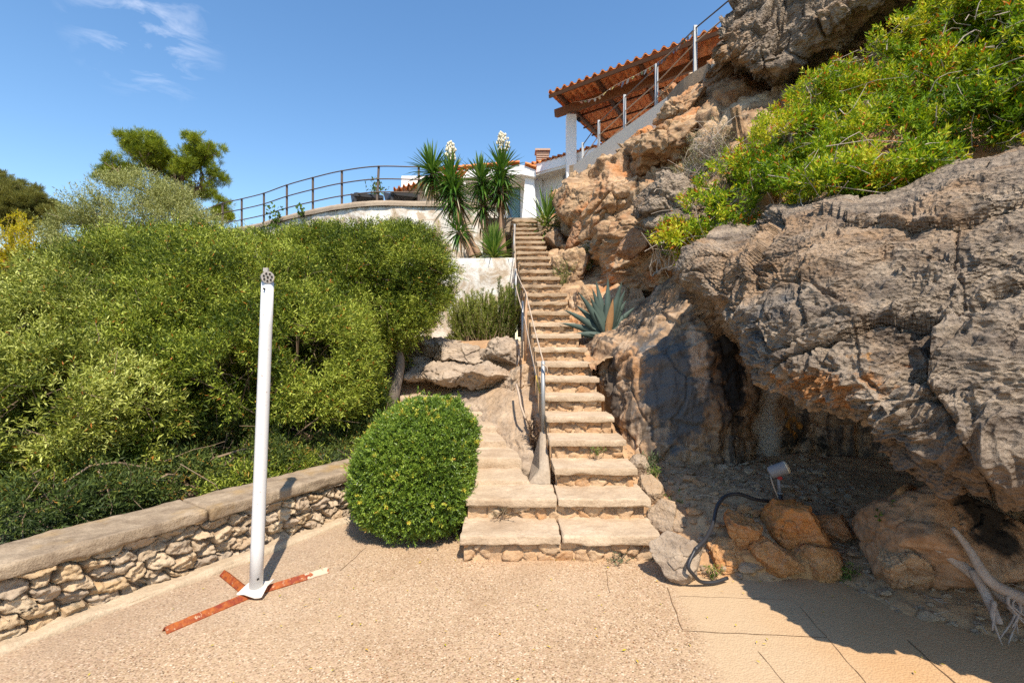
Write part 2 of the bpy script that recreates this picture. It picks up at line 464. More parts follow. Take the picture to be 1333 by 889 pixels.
def paint_mat():
    t = NT('chalky_white_paint'); co = t.co()
    col = t.mix(t.noise(t.co((14, 14, 2.)), 1., 6., .6), (.56, .55, .53), (.7, .695, .68))
    col = t.mix(t.mr(t.noise(co, 38, 4., .6), .66, .72, 0., .8), col, (.3, .16, .08))
    col = t.mix(t.mr(t.noise(t.co((30, 30, 1.6)), 1., 5., .7), .6, .75, 0., .5), col, (.36, .31, .25))
    return t.pbr(col, .5, .35, t.bump(t.noise(co, 60, 4.), .12, .004))
PWHITE = paint_mat()
OLD_CAP = plain('worn_grey_plastic', (.36, .33, .29), .6, .3, 0, .35, .2, 60.)
DARKHOLE = plain('black_recess', (.02, .018, .015), .8, .2)
def gp(px, py): d = EYE*FOC/(py-CY); return np.array([(px-CX)/FOC*d, d])
def rust_mat():
    t = NT('rusted_painted_iron'); co = t.co()
    col = t.mix(t.mr(t.noise(co, 16, 6., .7), .4, .6), (.2, .03, .012), (.36, .1, .018))
    col = t.mix(t.mr(t.noise(co, 30, 5., .7), .6, .68), col, (.5, .36, .22))
    col = t.mix(t.mr(t.noise(co, 22, 5., .7, .5), .58, .7), col, (.1, .025, .012))
    e_ = gp(416, 748); col = t.mix(t.ball((e_[0], e_[1], .02), .065, 1.4, 30.), col, (.5, .39, .27))
    return t.pbr(col, .7, .3, t.bump(t.noise(co, 80, 4.), .4, .006))
RUST = rust_mat()
WOOD = plain('stained_timber', (.19, .075, .027), .65, .3, 0, .3, .2, 9.)
WOOD_D = plain('dark_timber', (.1, .042, .017), .7, .3, 0, .3, .2, 9.)
POSTWOOD = plain('weathered_wood_post', (.42, .26, .15), .8, .2, 0, .25, .3, 20.)
BARK = slab_mat('grey_bark', (.2, .16, .12), (.3, .25, .2), None, 2.)
PINEBARK = slab_mat('pine_bark', (.14, .09, .06), (.2, .13, .09), None, 2.)
TWIG = plain('grey_twigs', (.4, .33, .26), .85, .15, 0, .3)
TWIG_D = plain('brown_twigs', (.22, .155, .1), .85, .15, 0, .3)
YTRUNK = slab_mat('yucca_bark', (.34, .2, .12), (.42, .29, .19), None, 3.)
DEADWOOD = slab_mat('bleached_dead_wood', (.36, .295, .24), (.5, .42, .35), (.27, .2, .155), 2.)
LOUNGER = plain('charcoal_wicker', (.022, .02, .02), .5, .4, 0, .3, .2, 40.)
BLACKP = plain('black_plastic', (.025, .025, .028), .45, .4, 0, .2)
LAMPGREY = plain('grey_lamp_housing', (.2, .2, .21), .5, .4, 0, .15)
LAMPGLASS = plain('milky_lamp_lens', (.62, .55, .42), .3, .5, 0, .05)
REDP = plain('red_plastic', (.35, .03, .03), .5, .4)
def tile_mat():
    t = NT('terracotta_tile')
    col = t.ramp(t.attr('cell'), [(0, (.6, .19, .055)), (.4, (.7, .25, .075)), (.7, (.75, .3, .1)), (1, (.65, .22, .08))])  # tile colours raised above real terracotta to stand in for bounced light
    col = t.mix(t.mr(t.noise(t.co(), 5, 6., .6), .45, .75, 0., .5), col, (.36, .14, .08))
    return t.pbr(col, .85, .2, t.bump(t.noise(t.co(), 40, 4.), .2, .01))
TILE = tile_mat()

OLIVE = leaf_mat('olive_leaf', [(0, (.06, .083, .01)), (.35, (.135, .16, .018)), (.7, (.31, .335, .045)), (.93, (.55, .57, .16)), (.965, (.55, .57, .16)), (.985, (.4, .13, .02)), (1, (.45, .16, .03))])
SHADELOW = leaf_mat('shade_dark_olive_leaf', [(0, (.025, .042, .012)), (.5, (.065, .095, .02)), (.9, (.17, .21, .04)), (1, (.4, .16, .03))])  # hedge leaf colours darkened to stand in for foliage in shade
SILVER = leaf_mat('silver_olive_leaf', [(0, (.15, .16, .045)), (.5, (.31, .32, .1)), (1, (.5, .5, .22))], .25)
DARKOLIVE = leaf_mat('green_olive_leaf', [(0, (.035, .062, .007)), (.4, (.09, .125, .011)), (.75, (.24, .285, .024)), (.94, (.43, .47, .08)), (.975, (.43, .47, .08)), (.99, (.42, .14, .02)), (1, (.45, .17, .03))])
MASTIC = leaf_mat('mastic_leaf', [(0, (.06, .12, .006)), (.4, (.17, .28, .01)), (.8, (.4, .48, .02)), (.9, (.55, .52, .04)), (.93, (.5, .2, .02)), (1, (.5, .1, .015))], .35)
PITTO = leaf_mat('small_glossy_leaf', [(0, (.05, .09, .012)), (.5, (.14, .225, .024)), (.88, (.3, .39, .05)), (.93, (.4, .42, .05)), (.97, (.55, .48, .05)), (1, (.48, .22, .06))], .25, .38, .4)
PINE = leaf_mat('pine_needle', [(0, (.06, .09, .01)), (.5, (.19, .24, .016)), (1, (.42, .44, .035))], .3)
PINE2 = leaf_mat('dull_pine_needle', [(0, (.08, .09, .02)), (.5, (.18, .175, .035)), (1, (.3, .27, .07))], .3)
YELLOWG = leaf_mat('yellow_green_spray', [(0, (.2, .2, .01)), (.5, (.46, .41, .015)), (.85, (.65, .5, .02)), (1, (.5, .28, .04))], .35)
ROSEM = leaf_mat('rosemary_leaf', [(0, (.07, .1, .015)), (.5, (.18, .22, .035)), (1, (.36, .38, .08))], .25)
YUCCA = leaf_mat('yucca_blade', [(0, (.025, .07, .012)), (.45, (.065, .15, .018)), (.8, (.17, .28, .04)), (.9, (.2, .26, .06)), (.93, (.33, .24, .11)), (1, (.25, .15, .07))], .2, .35, .5)
AGAVE = plain('blue_green_agave', (.062, .09, .074), .6, .2, 0, .5, .05, 5.)
DRYLEAF = plain('dry_brown_leaf', (.36, .2, .09), .8, .15, 0, .3, .2, 10.)
PETAL = plain('cream_petals', (.66, .6, .44), .7, .2, 0, .06)
DRYSHRUB = leaf_mat('dry_grey_foliage', [(0, (.16, .13, .07)), (.6, (.28, .24, .13)), (1, (.3, .32, .12))], .2)
WEED = leaf_mat('weed_leaf', [(0, (.05, .1, .015)), (.6, (.12, .2, .03)), (1, (.3, .3, .06))], .3)
GREYCOVER = leaf_mat('grey_green_cover', [(0, (.05, .075, .035)), (.6, (.11, .145, .07)), (1, (.2, .23, .12))], .2)
DEADPL = plain('dead_brown_stem', (.1, .06, .035), .85, .15, 0, .3)
print('materials', round(time.time()-T0, 1))

# ------------------------------------------------------------------ camera, sky, sun
cam = bpy.data.cameras.new('Camera'); cam.sensor_width = 36; cam.lens = FOC/1333*36; cam.clip_end = 5000; cam.clip_start = .05
co_ = bpy.data.objects.new('Camera', cam); COL.objects.link(co_); co_.location = (0, 0, EYE); co_.rotation_euler = (R(90), 0, 0); SC.camera = co_
SUNV = unit(np.array([.31, -1.06, 1.63]))
el = math.asin(SUNV[2]); az = math.atan2(SUNV[0], SUNV[1])
sun = bpy.data.lights.new('Sun', 'SUN'); sun.energy = 4.4; sun.angle = R(.5); sun.color = (1, .91, .79)
so = bpy.data.objects.new('Sun', sun); COL.objects.link(so); so.location = (5, -15, 25)
so.rotation_euler = Vector(SUNV).to_track_quat('Z', 'Y').to_euler()
W = bpy.data.worlds.new('World'); SC.world = W; W.use_nodes = True
nt = W.node_tree; nt.nodes.clear()
out = nt.nodes.new('ShaderNodeOutputWorld'); bg = nt.nodes.new('ShaderNodeBackground'); sk = nt.nodes.new('ShaderNodeTexSky')
sk.sky_type = 'NISHITA'; sk.sun_disc = False; sk.sun_elevation = el; sk.sun_rotation = az; sk.air_density = 1.15; sk.dust_density = .35; sk.ozone_density = 1.6
bg.inputs[1].default_value = .13
geo = nt.nodes.new('ShaderNodeTexCoord')
def wn(ty, **k):
    n = nt.nodes.new(ty)
    for a, v in k.items(): setattr(n, a, v)
    return n
# a wisp of cirrus in the sky, by direction
cd = unit(P(190, 42, 1)-np.array([0, 0, EYE]))
def spot(dirv, rad, soft):
    d = wn('ShaderNodeVectorMath', operation='DISTANCE'); nt.links.new(geo.outputs['Generated'], d.inputs[0]); d.inputs[1].default_value = tuple(dirv)
    m = wn('ShaderNodeMapRange'); nt.links.new(d.outputs['Value'], m.inputs[0]); m.inputs[1].default_value = rad; m.inputs[2].default_value = rad*soft
    return m.outputs[0]
mp = wn('ShaderNodeMapping'); nt.links.new(geo.outputs['Generated'], mp.inputs[0]); mp.inputs['Rotation'].default_value = (0, R(-24), 0); mp.inputs['Scale'].default_value = (5., 6., 15.)
cn = wn('ShaderNodeTexNoise'); nt.links.new(mp.outputs[0], cn.inputs[0]); cn.inputs['Scale'].default_value = 2.1; cn.inputs['Detail'].default_value = 8; cn.inputs['Roughness'].default_value = .6; cn.inputs['Distortion'].default_value = .5
cm = wn('ShaderNodeMapRange'); nt.links.new(cn.outputs['Fac'], cm.inputs[0]); cm.inputs[1].default_value = .5; cm.inputs[2].default_value = .72
mu = wn('ShaderNodeMath', operation='MULTIPLY'); nt.links.new(cm.outputs[0], mu.inputs[0]); nt.links.new(spot(cd, .105, .3), mu.inputs[1])
mu2 = wn('ShaderNodeMath', operation='MULTIPLY'); nt.links.new(mu.outputs[0], mu2.inputs[0]); mu2.inputs[1].default_value = .42
mx = wn('ShaderNodeMix', data_type='RGBA'); nt.links.new(mu2.outputs[0], mx.inputs[0]); hs_ = wn('ShaderNodeHueSaturation'); hs_.inputs['Saturation'].default_value = 1.2; nt.links.new(sk.outputs[0], hs_.inputs['Color']); nt.links.new(hs_.outputs[0], mx.inputs[6]); mx.inputs[7].default_value = (6.2, 6.3, 6.9, 1)
nt.links.new(mx.outputs[2], bg.inputs[0]); nt.links.new(bg.outputs[0], out.inputs[0])
SC.view_settings.view_transform = 'Standard'; SC.view_settings.look = 'None'; SC.view_settings.exposure = .72; SC.view_settings.gamma = 1
SC.render.engine = 'CYCLES'; SC.cycles.use_denoising = False; SC.cycles.use_adaptive_sampling = False; SC.cycles.max_bounces = 8; SC.cycles.transparent_max_bounces = 8

# ------------------------------------------------------------------ ground and paving
struct(mk('ground', [(-1500, -1500, -.12), (1500, -1500, -.12), (1500, 3000, -.12), (-1500, 3000, -.12)], np.array([[0, 1, 2, 3]]), SOIL))
xs = np.linspace(-7, 7, 141); ys = np.linspace(-4, 6, 101)
G = np.stack(np.meshgrid(xs, ys, indexing='ij'), -1).reshape(-1, 2); G = np.c_[G, np.zeros(len(G))]
G[:, 2] = .006*fbm(G*1.1, 3, 4)
struct(mk('paving', G, gridF(141, 101), PAVE, smooth=True))
# slab joints: thin dirt-filled seams 3 mm proud, broken and uneven
JOINT = plain('dark_joint_dirt', (.16, .095, .05), .95, .1, 0, .3)
def gp(px, py): d = EYE*FOC/(py-CY); return np.array([(px-CX)/FOC*d, d])
mb = MB(); g = np.random.default_rng(3)
for a, b, w in (((442, 744), (476, 713), .007), ((789, 742), (793, 772), .006), ((868, 764), (888, 821), .008), ((888, 822), (1076, 829), .008), ((1040, 788), (1076, 829), .006),
                ((1076, 829), (1128, 889), .006), ((1180, 832), (1255, 900), .009), ((985, 846), (1022, 889), .005), ((880, 776), (1020, 780), .004)):
    A, B = gp(*a), gp(*b); n = max(4, int(np.linalg.norm(B-A)/.02)); tt = np.linspace(0, 1, n)
    L = A+(B-A)*tt[:, None]; sd = np.array([-(B-A)[1], (B-A)[0]]); sd = sd/np.linalg.norm(sd)
    ww = w*.75*(.5+.5*np.abs(vnoise(np.c_[tt*n*.35, tt*0, tt*0+w*999], 5)))*np.sin(np.pi*np.clip(tt*8, 0, .5))
    jt = .004*vnoise(np.c_[tt*n*.2, tt*0+3, tt*0], 8)
    z = .006*fbm(np.c_[L, tt*0]*1.1, 3, 4)+.003
    V = np.concatenate([np.c_[L+sd*(jt+ww/2)[:, None], z], np.c_[L+sd*(jt-ww/2)[:, None], z]])
    i = np.arange(n-1); mb.add(V, np.stack([i+n, i+1+n, i+1, i], 1))
struct(mb.build('paving_joints', JOINT))

# hillside behind the low wall (s along the wall, t away from it)
WU = unit(np.array([1.21, 1.9, 0])); WN = np.array([-WU[1], WU[0], 0]); W0 = np.array([-2.69, 2.58, 0])
def hill(x, y): return .22+.17*np.maximum(0, y-4)+.02*np.maximum(0, y-16)
s = np.concatenate([np.linspace(-60, -6, 20), np.linspace(-5, 4.4, 50)]); tt = np.concatenate([np.linspace(.2, 9, 50), np.linspace(10, 90, 30)])
ss, t2 = np.meshgrid(s, tt, indexing='ij')
Q = W0+WU*ss[..., None]+WN*t2[..., None]
Q[..., 2] = hill(Q[..., 0], Q[..., 1])+.08*fbm(Q.reshape(-1, 3)*.9, 3, 2).reshape(ss.shape)
struct(mk('hillside', Q.reshape(-1, 3), gridF(len(s), len(tt)), SOIL, smooth=True))
# bank behind the ledge rocks, below the planter wall
struct(loft('bank', [[(-2.8, 6.2, .4), (-2.8, 7.2, 1.0), (-2.8, 8.2, 1.5), (-2.8, 10, 1.6)], [(-1.2, 6.6, .6), (-1.2, 7.4, 1.05), (-1.1, 8.0, 1.55), (-1.1, 10, 1.6)],
     [(-.4, 6.3, .6), (-.4, 7.0, 1.1), (-.3, 7.6, 1.58), (-.3, 10, 1.6)], [(.35, 5.2, .3), (.3, 6.2, .9), (.3, 7.2, 1.5), (.25, 10, 1.6)]], 60, 60, DIRT, lambda p: .05*fbm(p*3, 4, 3), world=True))

# ------------------------------------------------------------------ low rubble wall
wall = thing('stone_wall', W0, 'low wall of rubble stones with a thick weathered concrete coping beside the paving', 'wall')
def stone_face(O, U, L, H, res, cs, seed, amp=.035, up=np.array([0, 0, 1.]), nrm=None, zfun=None, yscale=1.7):
    nu = int(L/res)+1; nv = max(4, int(H/res)+1)
    a, b = np.meshgrid(np.linspace(0, L, nu), np.linspace(0, H, nv), indexing='ij')
    q = np.stack([a/cs, b/cs*yscale, a*0+seed*7.31], -1).reshape(-1, 3)
    q = q+.28*np.stack([fbm(q*1.3, 3, seed), fbm(q*1.3+9, 3, seed+1), np.zeros(len(q))], 1)
    q[:, 2] = np.floor(q[:, 2])+.5
    F1, F2, idv, off = voro(q, seed, .9)
    e = F2-F1
    crack = 1-sstep(.02, .13, e)
    tilt = (np.stack([np.sin(idv*91), np.cos(idv*57)], 1)*off[:, :2]).sum(1)
    h = amp*(.9*(idv-.5)+1.1*tilt)-amp*1.3*crack+amp*.75*fbm(q*3., 5, seed+4)+amp*.5*np.abs(fbm(q*2.2, 3, seed+6))+amp*.08*(1-sstep(0, .5, F1))
    G = O+U*a[..., None]+up*b[..., None]
    V = G.reshape(-1, 3)+nrm*h[:, None]
    return V, gridF(nu, nv), idv, sstep(.55, 1, crack), G
FN = -WN
V, F, idv, crk, _ = stone_face(W0-WU*3.4+FN*.0, WU, 6.2, .352, .0078, .135, 3, .046, nrm=FN)
mk('stonework', V, F, WALLSTONE, wall, {'cell': idv, 'crack': crk}, True)
def wall_box(s0, s1, t0, t1, z0, z1, **k):
    V, F = rbox((s0, t0, z0), (s1, t1, z1), **k)
    return W0+WU*V[:, :1]+WN*V[:, 1:2]+np.array([0, 0, 1])*V[:, 2:], F
V, F = wall_box(-3.4, 1.02, -.045, .36, .352, .438, res=.016, rad=.013, amp=.009, seed=2); V2, F2_ = wall_box(1.03, 2.85, -.04, .37, .346, .434, res=.016, rad=.013, amp=.009, seed=9)
mb = MB(); mb.add(V, F); mb.add(V2, F2_); mb.build('coping', COPING, wall, True)
V, F = wall_box(-3.4, 2.7, .06, .34, -.1, .34, res=.2, rad=.01, amp=.002); mk('wall_core', V, F, CONCRETE, wall)
V, F = wall_box(-3.4, 2.6, -.12, .05, -.1, .035, res=.02, rad=.03, amp=.012, seed=5, nf=5.); mk('mortar_footing', V, F, slab_mat('pale_mortar', (.46, .35, .23), (.56, .44, .3)), wall, None, True)

# ------------------------------------------------------------------ main stair
stair = thing('stone_staircase', (.7, 3.5, 0), 'long steep stone staircase climbing beside the cliff to the white house', 'staircase')
D1, TR, RI, Z1 = 3.54, .316, .166, .2
def sd_(n): return D1+TR*(n-1)
def sz_(n): return Z1+RI*(n-1)
def xr_(d): return 1.08-.0585*(d-3.54)
def xl_(d): return .355-.0535*(d-4.49)
g = np.random.default_rng(11)
for n in range(1, 28):
    d, z = sd_(n), sz_(n); jx = g.uniform(-.02, .02); jr = g.uniform(-.025, .03)
    th = .06 if n > 2 else .068
    res = .02 if n < 8 else (.03 if n < 14 else .05)
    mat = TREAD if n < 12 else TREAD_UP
    xl, xr = xl_(d)+jx, xr_(d)+jr
    dz = g.uniform(-.008, .008) if n > 2 else 0
    amp = .007 if n < 9 else .01
    if n <= 2:
        for (a, b) in (((-.378, .352) if n == 1 else (-.37, .353)), ((.362, 1.085) if n == 1 else (.359, 1.09))):
            V, F = rbox((a, d, z-th), (b, d+TR+.10, z), res=.012, rad=.01, amp=.009, seed=n*7+int(a*10)); mk('tread', V, F, TREAD, stair, None, True)
        L0, L1 = -.35, 1.05
    else:
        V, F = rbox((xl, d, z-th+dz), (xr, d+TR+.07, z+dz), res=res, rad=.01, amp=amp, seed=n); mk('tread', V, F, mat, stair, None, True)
        L0, L1 = xl+.03, xr-.03
    H = RI+.04 if n > 1 else .2
    V, F, idv, crk, _ = stone_face(np.array([L0, d+.045, z-th-H+.06]), np.array([1., 0, 0]), L1-L0, H-.055, .011 if n < 9 else .02, .13, n+20, .02, nrm=np.array([0, -1., 0]), yscale=1.25)
    mb = MB(); mb.add(V, F)
    m = len(V); B = np.array([[L0, d+.06, -.1 if n < 9 else z-1.5], [L1, d+.06, -.1 if n < 9 else z-1.5], [L1, d+TR+.3, -.1 if n < 9 else z-1.5], [L0, d+TR+.3, -.1 if n < 9 else z-1.5]])
    B2 = B.copy(); B2[:, 2] = z-th-.004
    mb.add(np.concatenate([B, B2]), np.array([(0, 1, 5, 4), (1, 2, 6, 5), (2, 3, 7, 6), (3, 0, 4, 7), (4, 5, 6, 7)]))
    mb.build('riser', RISERSTONE, stair, True, {'cell': np.r_[idv, np.full(8, .4)], 'crack': np.r_[crk, np.zeros(8)]})
# smooth concrete cheek at the foot of the narrow flight
wb = np.array([(.13, 4.32, .34), (.345, 4.27, .34), (.345, 5.0, .34), (.2, 5.05, .34)]); wt = np.array([(.26, 4.36, .47), (.335, 4.33, .47), (.335, 4.95, .715), (.285, 4.98, .70)])
mb = MB(); mb.add(np.concatenate([wb, wt]), [np.array([(0, 1, 5, 4), (1, 2, 6, 5), (2, 3, 7, 6), (3, 0, 4, 7)]), np.array([[0, 3, 2, 1]]), np.array([[4, 5, 6, 7]])])
o = mb.build('cheek_wall', CONCRETE, stair); bv = o.modifiers.new('worn_edge', 'BEVEL'); bv.width = .022; bv.segments = 3

# side steps going up to the left
side = thing('garden_steps', (-.2, 4.3, .3), 'shallow worn slab steps branching left behind the round green bush', 'steps')
for (d, z, xr, nx, m) in ((4.24, .405, .17, 4.66, TREAD), (4.64, .50, .10, 5.12, TREAD), (5.1, .57, -.06, 5.6, TREAD), (5.56, .645, -.17, 6.05, TREAD), (6.02, .725, -.27, 6.75, TREAD), (6.7, .85, -.58, 7.25, TREAD), (7.2, .93, -.9, 7.7, ORANGE_SLAB), (7.65, .99, -1.05, 8.2, ORANGE_SLAB)):
    V, F = rbox((xr-.95, d, z-.32), (xr, nx+.1, z), res=.03, rad=.018, amp=.01, seed=int(d*10)); 
    k = (V[:, 1]-d)/(nx-d); V[:, 0] -= np.clip(k, 0, 1.2)*.10
    mk('tread', V, F, m, side, None, True)

# ------------------------------------------------------------------ cliff
def rk(a=.12, b=.05, pit=.03, seed=0, strata=.03, f=1., karst=0, facet=0, fs=1.15):
    c, s_ = math.cos(R(28)), math.sin(R(28))
    def fn(p):
        p = p*f
        u = p[:, 0]*c+p[:, 2]*s_; w = -p[:, 0]*s_+p[:, 2]*c
        q = np.stack([u*.55, p[:, 1]*.7, w*1.5], 1)
        d = a*fbm(p*1.1, 3, seed)+b*(ridged(q*2.2, 4, seed+7)-.5)+strata*(ridged(q*np.array([2., 3., 6.]), 3, seed+9)-.5)
        F1, F2, idv, _ = voro(p*2.2+.35*np.stack([fbm(p*2, 2, seed), fbm(p*2+5, 2, seed), fbm(p*2+9, 2, seed)], 1), seed)
        d = d+b*1.2*(idv-.5)*sstep(0, .12, F2-F1)-b*.5*(1-sstep(0, .07, F2-F1))
        if facet:
            wp = p*fs+.22*np.stack([fbm(p*1.5, 3, seed+51), fbm(p*1.5+7, 3, seed+52), fbm(p*1.5+3, 3, seed+53)], 1)
            F1, F2, idv, off = voro(wp, seed+50)
            rd = np.stack([np.sin(idv*157), np.sin(idv*91+2), np.cos(idv*203)], 1)
            d = d+facet*((rd*off).sum(1)*.9+(idv-.5)*.5)-facet*.16*(1-sstep(0, .05, F2-F1))
        if pit:
            wv = .25*np.stack([fbm(p*3, 2, seed+1), fbm(p*3+7, 2, seed+2), fbm(p*3+3, 2, seed+4)], 1)
            q2 = np.stack([u*.75, p[:, 1]*.9, w*1.5], 1)+wv
            m = sstep(-.3, .2, fbm(p*1.7, 3, seed+12))
            for (sc_, am_, th_, sd2) in ((4.2, .55, .6, 3), (9.5, .5, .42, 5), (21., .3, .35, 8)):
                F1, F2, idv, _ = voro(q2*sc_+sd2, seed+sd2)
                d = d-pit*am_*(.3+.7*m)*(idv > th_)*(1-sstep(.1, .5, F1))*(.5+idv)
            if karst:
                m2 = .25+.75*sstep(-.25, .2, fbm(p*2.1+4, 3, seed+14))
                qk = q2*np.array([.8, 1, 1.1])+.02*np.stack([fbm(p*14, 2, 3), fbm(p*14+5, 2, 4), fbm(p*14+8, 2, 5)], 1)
                d = d+karst*m2*(.017*(2.2*np.minimum(voro(qk*11, seed+31)[0], .85)**2-.6)+.0095*(2.2*np.minimum(voro(qk*25+3, seed+32)[0], .85)**2-.6))
            d = d+pit*.5*fbm(q2*7, 5, seed+6, .6)+pit*.35*np.abs(fbm(q2*11, 3, seed+16))
        return d
    return fn
struct(loft('cave_wall', [
    [(770, 560, 6.3), (768, 500, 6.3), (766, 462, 6.5), (764, 441, 7.0), (762, 438, 8.0), (762, 436, 10)],
    [(800, 640, 5.3), (792, 540, 5.5), (786, 475, 5.9), (786, 441, 6.4), (790, 437, 7.3), (790, 436, 10)],
    [(842, 650, 4.95), (828, 540, 5.15), (818, 470, 5.5), (815, 441, 5.95), (825, 420, 6.6), (830, 415, 9)],
    [(895, 650, 4.85), (885, 530, 5.05), (874, 450, 5.3), (872, 405, 5.75), (880, 360, 6.3), (880, 350, 8)],
    [(960, 650, 4.95), (955, 530, 5.05), (945, 450, 5.15), (935, 380, 5.4), (930, 330, 5.9), (930, 310, 8)],
    [(1040, 650, 5.15), (1040, 545, 5.25), (1035, 465, 5.2), (1020, 390, 5.2), (1010, 330, 5.4), (1010, 310, 7)],
    [(1120, 665, 5.0), (1125, 570, 5.2), (1125, 490, 5.0), (1120, 410, 4.9), (1110, 330, 5.0), (1110, 310, 6)],
    [(1240, 680, 4.5), (1245, 610, 4.7), (1245, 520, 4.6), (1240, 420, 4.5), (1230, 330, 4.5), (1230, 310, 5)],
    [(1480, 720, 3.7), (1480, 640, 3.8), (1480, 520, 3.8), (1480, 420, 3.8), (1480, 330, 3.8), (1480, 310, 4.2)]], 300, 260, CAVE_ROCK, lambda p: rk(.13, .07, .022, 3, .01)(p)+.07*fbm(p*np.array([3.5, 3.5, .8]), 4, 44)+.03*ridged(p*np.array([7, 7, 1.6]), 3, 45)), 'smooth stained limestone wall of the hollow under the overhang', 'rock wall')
struct(loft('cliff_overhang', [
    [(890, 420, 6.0), (905, 385, 5.3), (893, 352, 4.75), (900, 328, 4.7), (925, 305, 4.9), (950, 290, 5.4), (950, 280, 6.4)],
    [(950, 450, 5.4), (945, 418, 4.5), (934, 402, 4.05), (938, 372, 4.0), (960, 335, 4.15), (985, 306, 4.5), (985, 290, 5.6)],
    [(985, 455, 5.2), (972, 464, 3.95), (958, 458, 3.6), (962, 415, 3.45), (985, 355, 3.6), (1010, 285, 4.1), (1010, 268, 5.2)],
    [(1015, 478, 5.1), (1012, 490, 3.5), (1003, 500, 3.18), (1003, 455, 3.05), (1015, 380, 3.2), (1035, 283, 3.85), (1035, 268, 5.0)],
    [(1080, 490, 4.9), (1066, 506, 3.3), (1056, 518, 2.82), (1055, 470, 2.7), (1065, 385, 2.9), (1078, 276, 3.6), (1078, 258, 4.8)],
    [(1158, 510, 4.6), (1150, 532, 3.0), (1142, 548, 2.5), (1142, 500, 2.4), (1150, 390, 2.65), (1165, 266, 3.35), (1165, 245, 4.6)],
    [(1240, 550, 4.3), (1224, 588, 2.7), (1214, 608, 2.28), (1218, 545, 2.18), (1228, 400, 2.45), (1235, 238, 3.15), (1235, 215, 4.4)],
    [(1340, 575, 4.0), (1332, 598, 2.5), (1322, 614, 2.06), (1325, 545, 1.98), (1330, 400, 2.25), (1335, 213, 3.0), (1335, 190, 4.3)],
    [(1580, 620, 3.6), (1500, 636, 2.3), (1480, 650, 1.96), (1490, 560, 1.85), (1500, 380, 2.15), (1520, 150, 2.9), (1520, 120, 4.2)],
    [(2050, 760, 3.0), (1960, 720, 1.8), (1900, 690, 1.5), (1920, 520, 1.45), (1950, 300, 1.8), (2000, 0, 2.6), (2000, -40, 3.8)],
    [(3600, 800, 1.8), (3400, 760, 1.1), (3300, 720, .9), (3350, 400, .9), (3400, 0, 1.2), (3400, -400, 1.9), (3300, -500, 2.6)]], np.r_[np.linspace(0, 7.4, 570), np.linspace(7.45, 10, 70)], np.r_[np.linspace(0, 1.9, 60), np.linspace(1.93, 5, 430), np.linspace(5.05, 6, 20)], GREY_ROCK, rk(.06, .06, .044, 11, .015, karst=2.1, facet=.16, fs=1.2)), 'massive grey pitted limestone block overhanging the paving', 'rock')
struct(loft('cliff_face', [
    [(690, 400, 12.6), (702, 345, 12.2), (712, 312, 12.0), (718, 285, 12.2), (726, 255, 13.0), (734, 240, 14.0), (745, 238, 16)],
    [(726, 400, 10.5), (738, 345, 10.2), (745, 318, 10.1), (748, 280, 10.2), (758, 235, 11.6), (768, 221, 12.9), (790, 219, 15)],
    [(770, 440, 9.0), (772, 372, 8.9), (774, 335, 8.7), (780, 285, 8.8), (796, 225, 10.2), (808, 187, 11.7), (830, 184, 14)],
    [(812, 440, 8.1), (815, 385, 8.0), (815, 330, 7.8), (822, 272, 7.8), (838, 205, 9.0), (850, 153, 10.3), (875, 150, 13)],
    [(858, 440, 7.3), (862, 392, 7.2), (864, 330, 6.9), (875, 265, 6.9), (888, 185, 8.1), (888, 122, 9.3), (912, 118, 12)],
    [(915, 440, 6.6), (918, 392, 6.5), (922, 325, 6.2), (935, 235, 6.3), (945, 145, 7.4), (938, 84, 8.8), (955, 70, 12)],
    [(1000, 440, 6.0), (1000, 360, 5.8), (1005, 285, 5.4), (1020, 190, 6.0), (1030, 110, 7.2), (1020, 60, 8.4), (1030, 30, 12)],
    [(1120, 400, 5.4), (1120, 330, 5.2), (1125, 250, 4.8), (1135, 150, 5.5), (1140, 70, 6.6), (1130, 20, 7.8), (1130, -20, 12)],
    [(1280, 400, 5.), (1280, 300, 4.8), (1285, 200, 4.5), (1295, 100, 5.2), (1300, 0, 6.2), (1290, -60, 7.4), (1290, -120, 12)],
    [(1600, 400, 4.4), (1600, 300, 4.2), (1600, 150, 4.1), (1600, 0, 4.8), (1600, -120, 5.8), (1600, -220, 7.0), (1600, -300, 12)],
    [(2600, 400, 3.), (2600, 300, 3.), (2600, 0, 3.), (2600, -300, 3.4), (2600, -500, 4.2), (2600, -700, 5.2), (2600, -800, 9)]], 420, 300, TAN_ROCK, rk(.22, .15, .03, 5, .05, facet=.24, fs=.9)), 'tall ochre and tan limestone cliff beside the stairs', 'cliff')
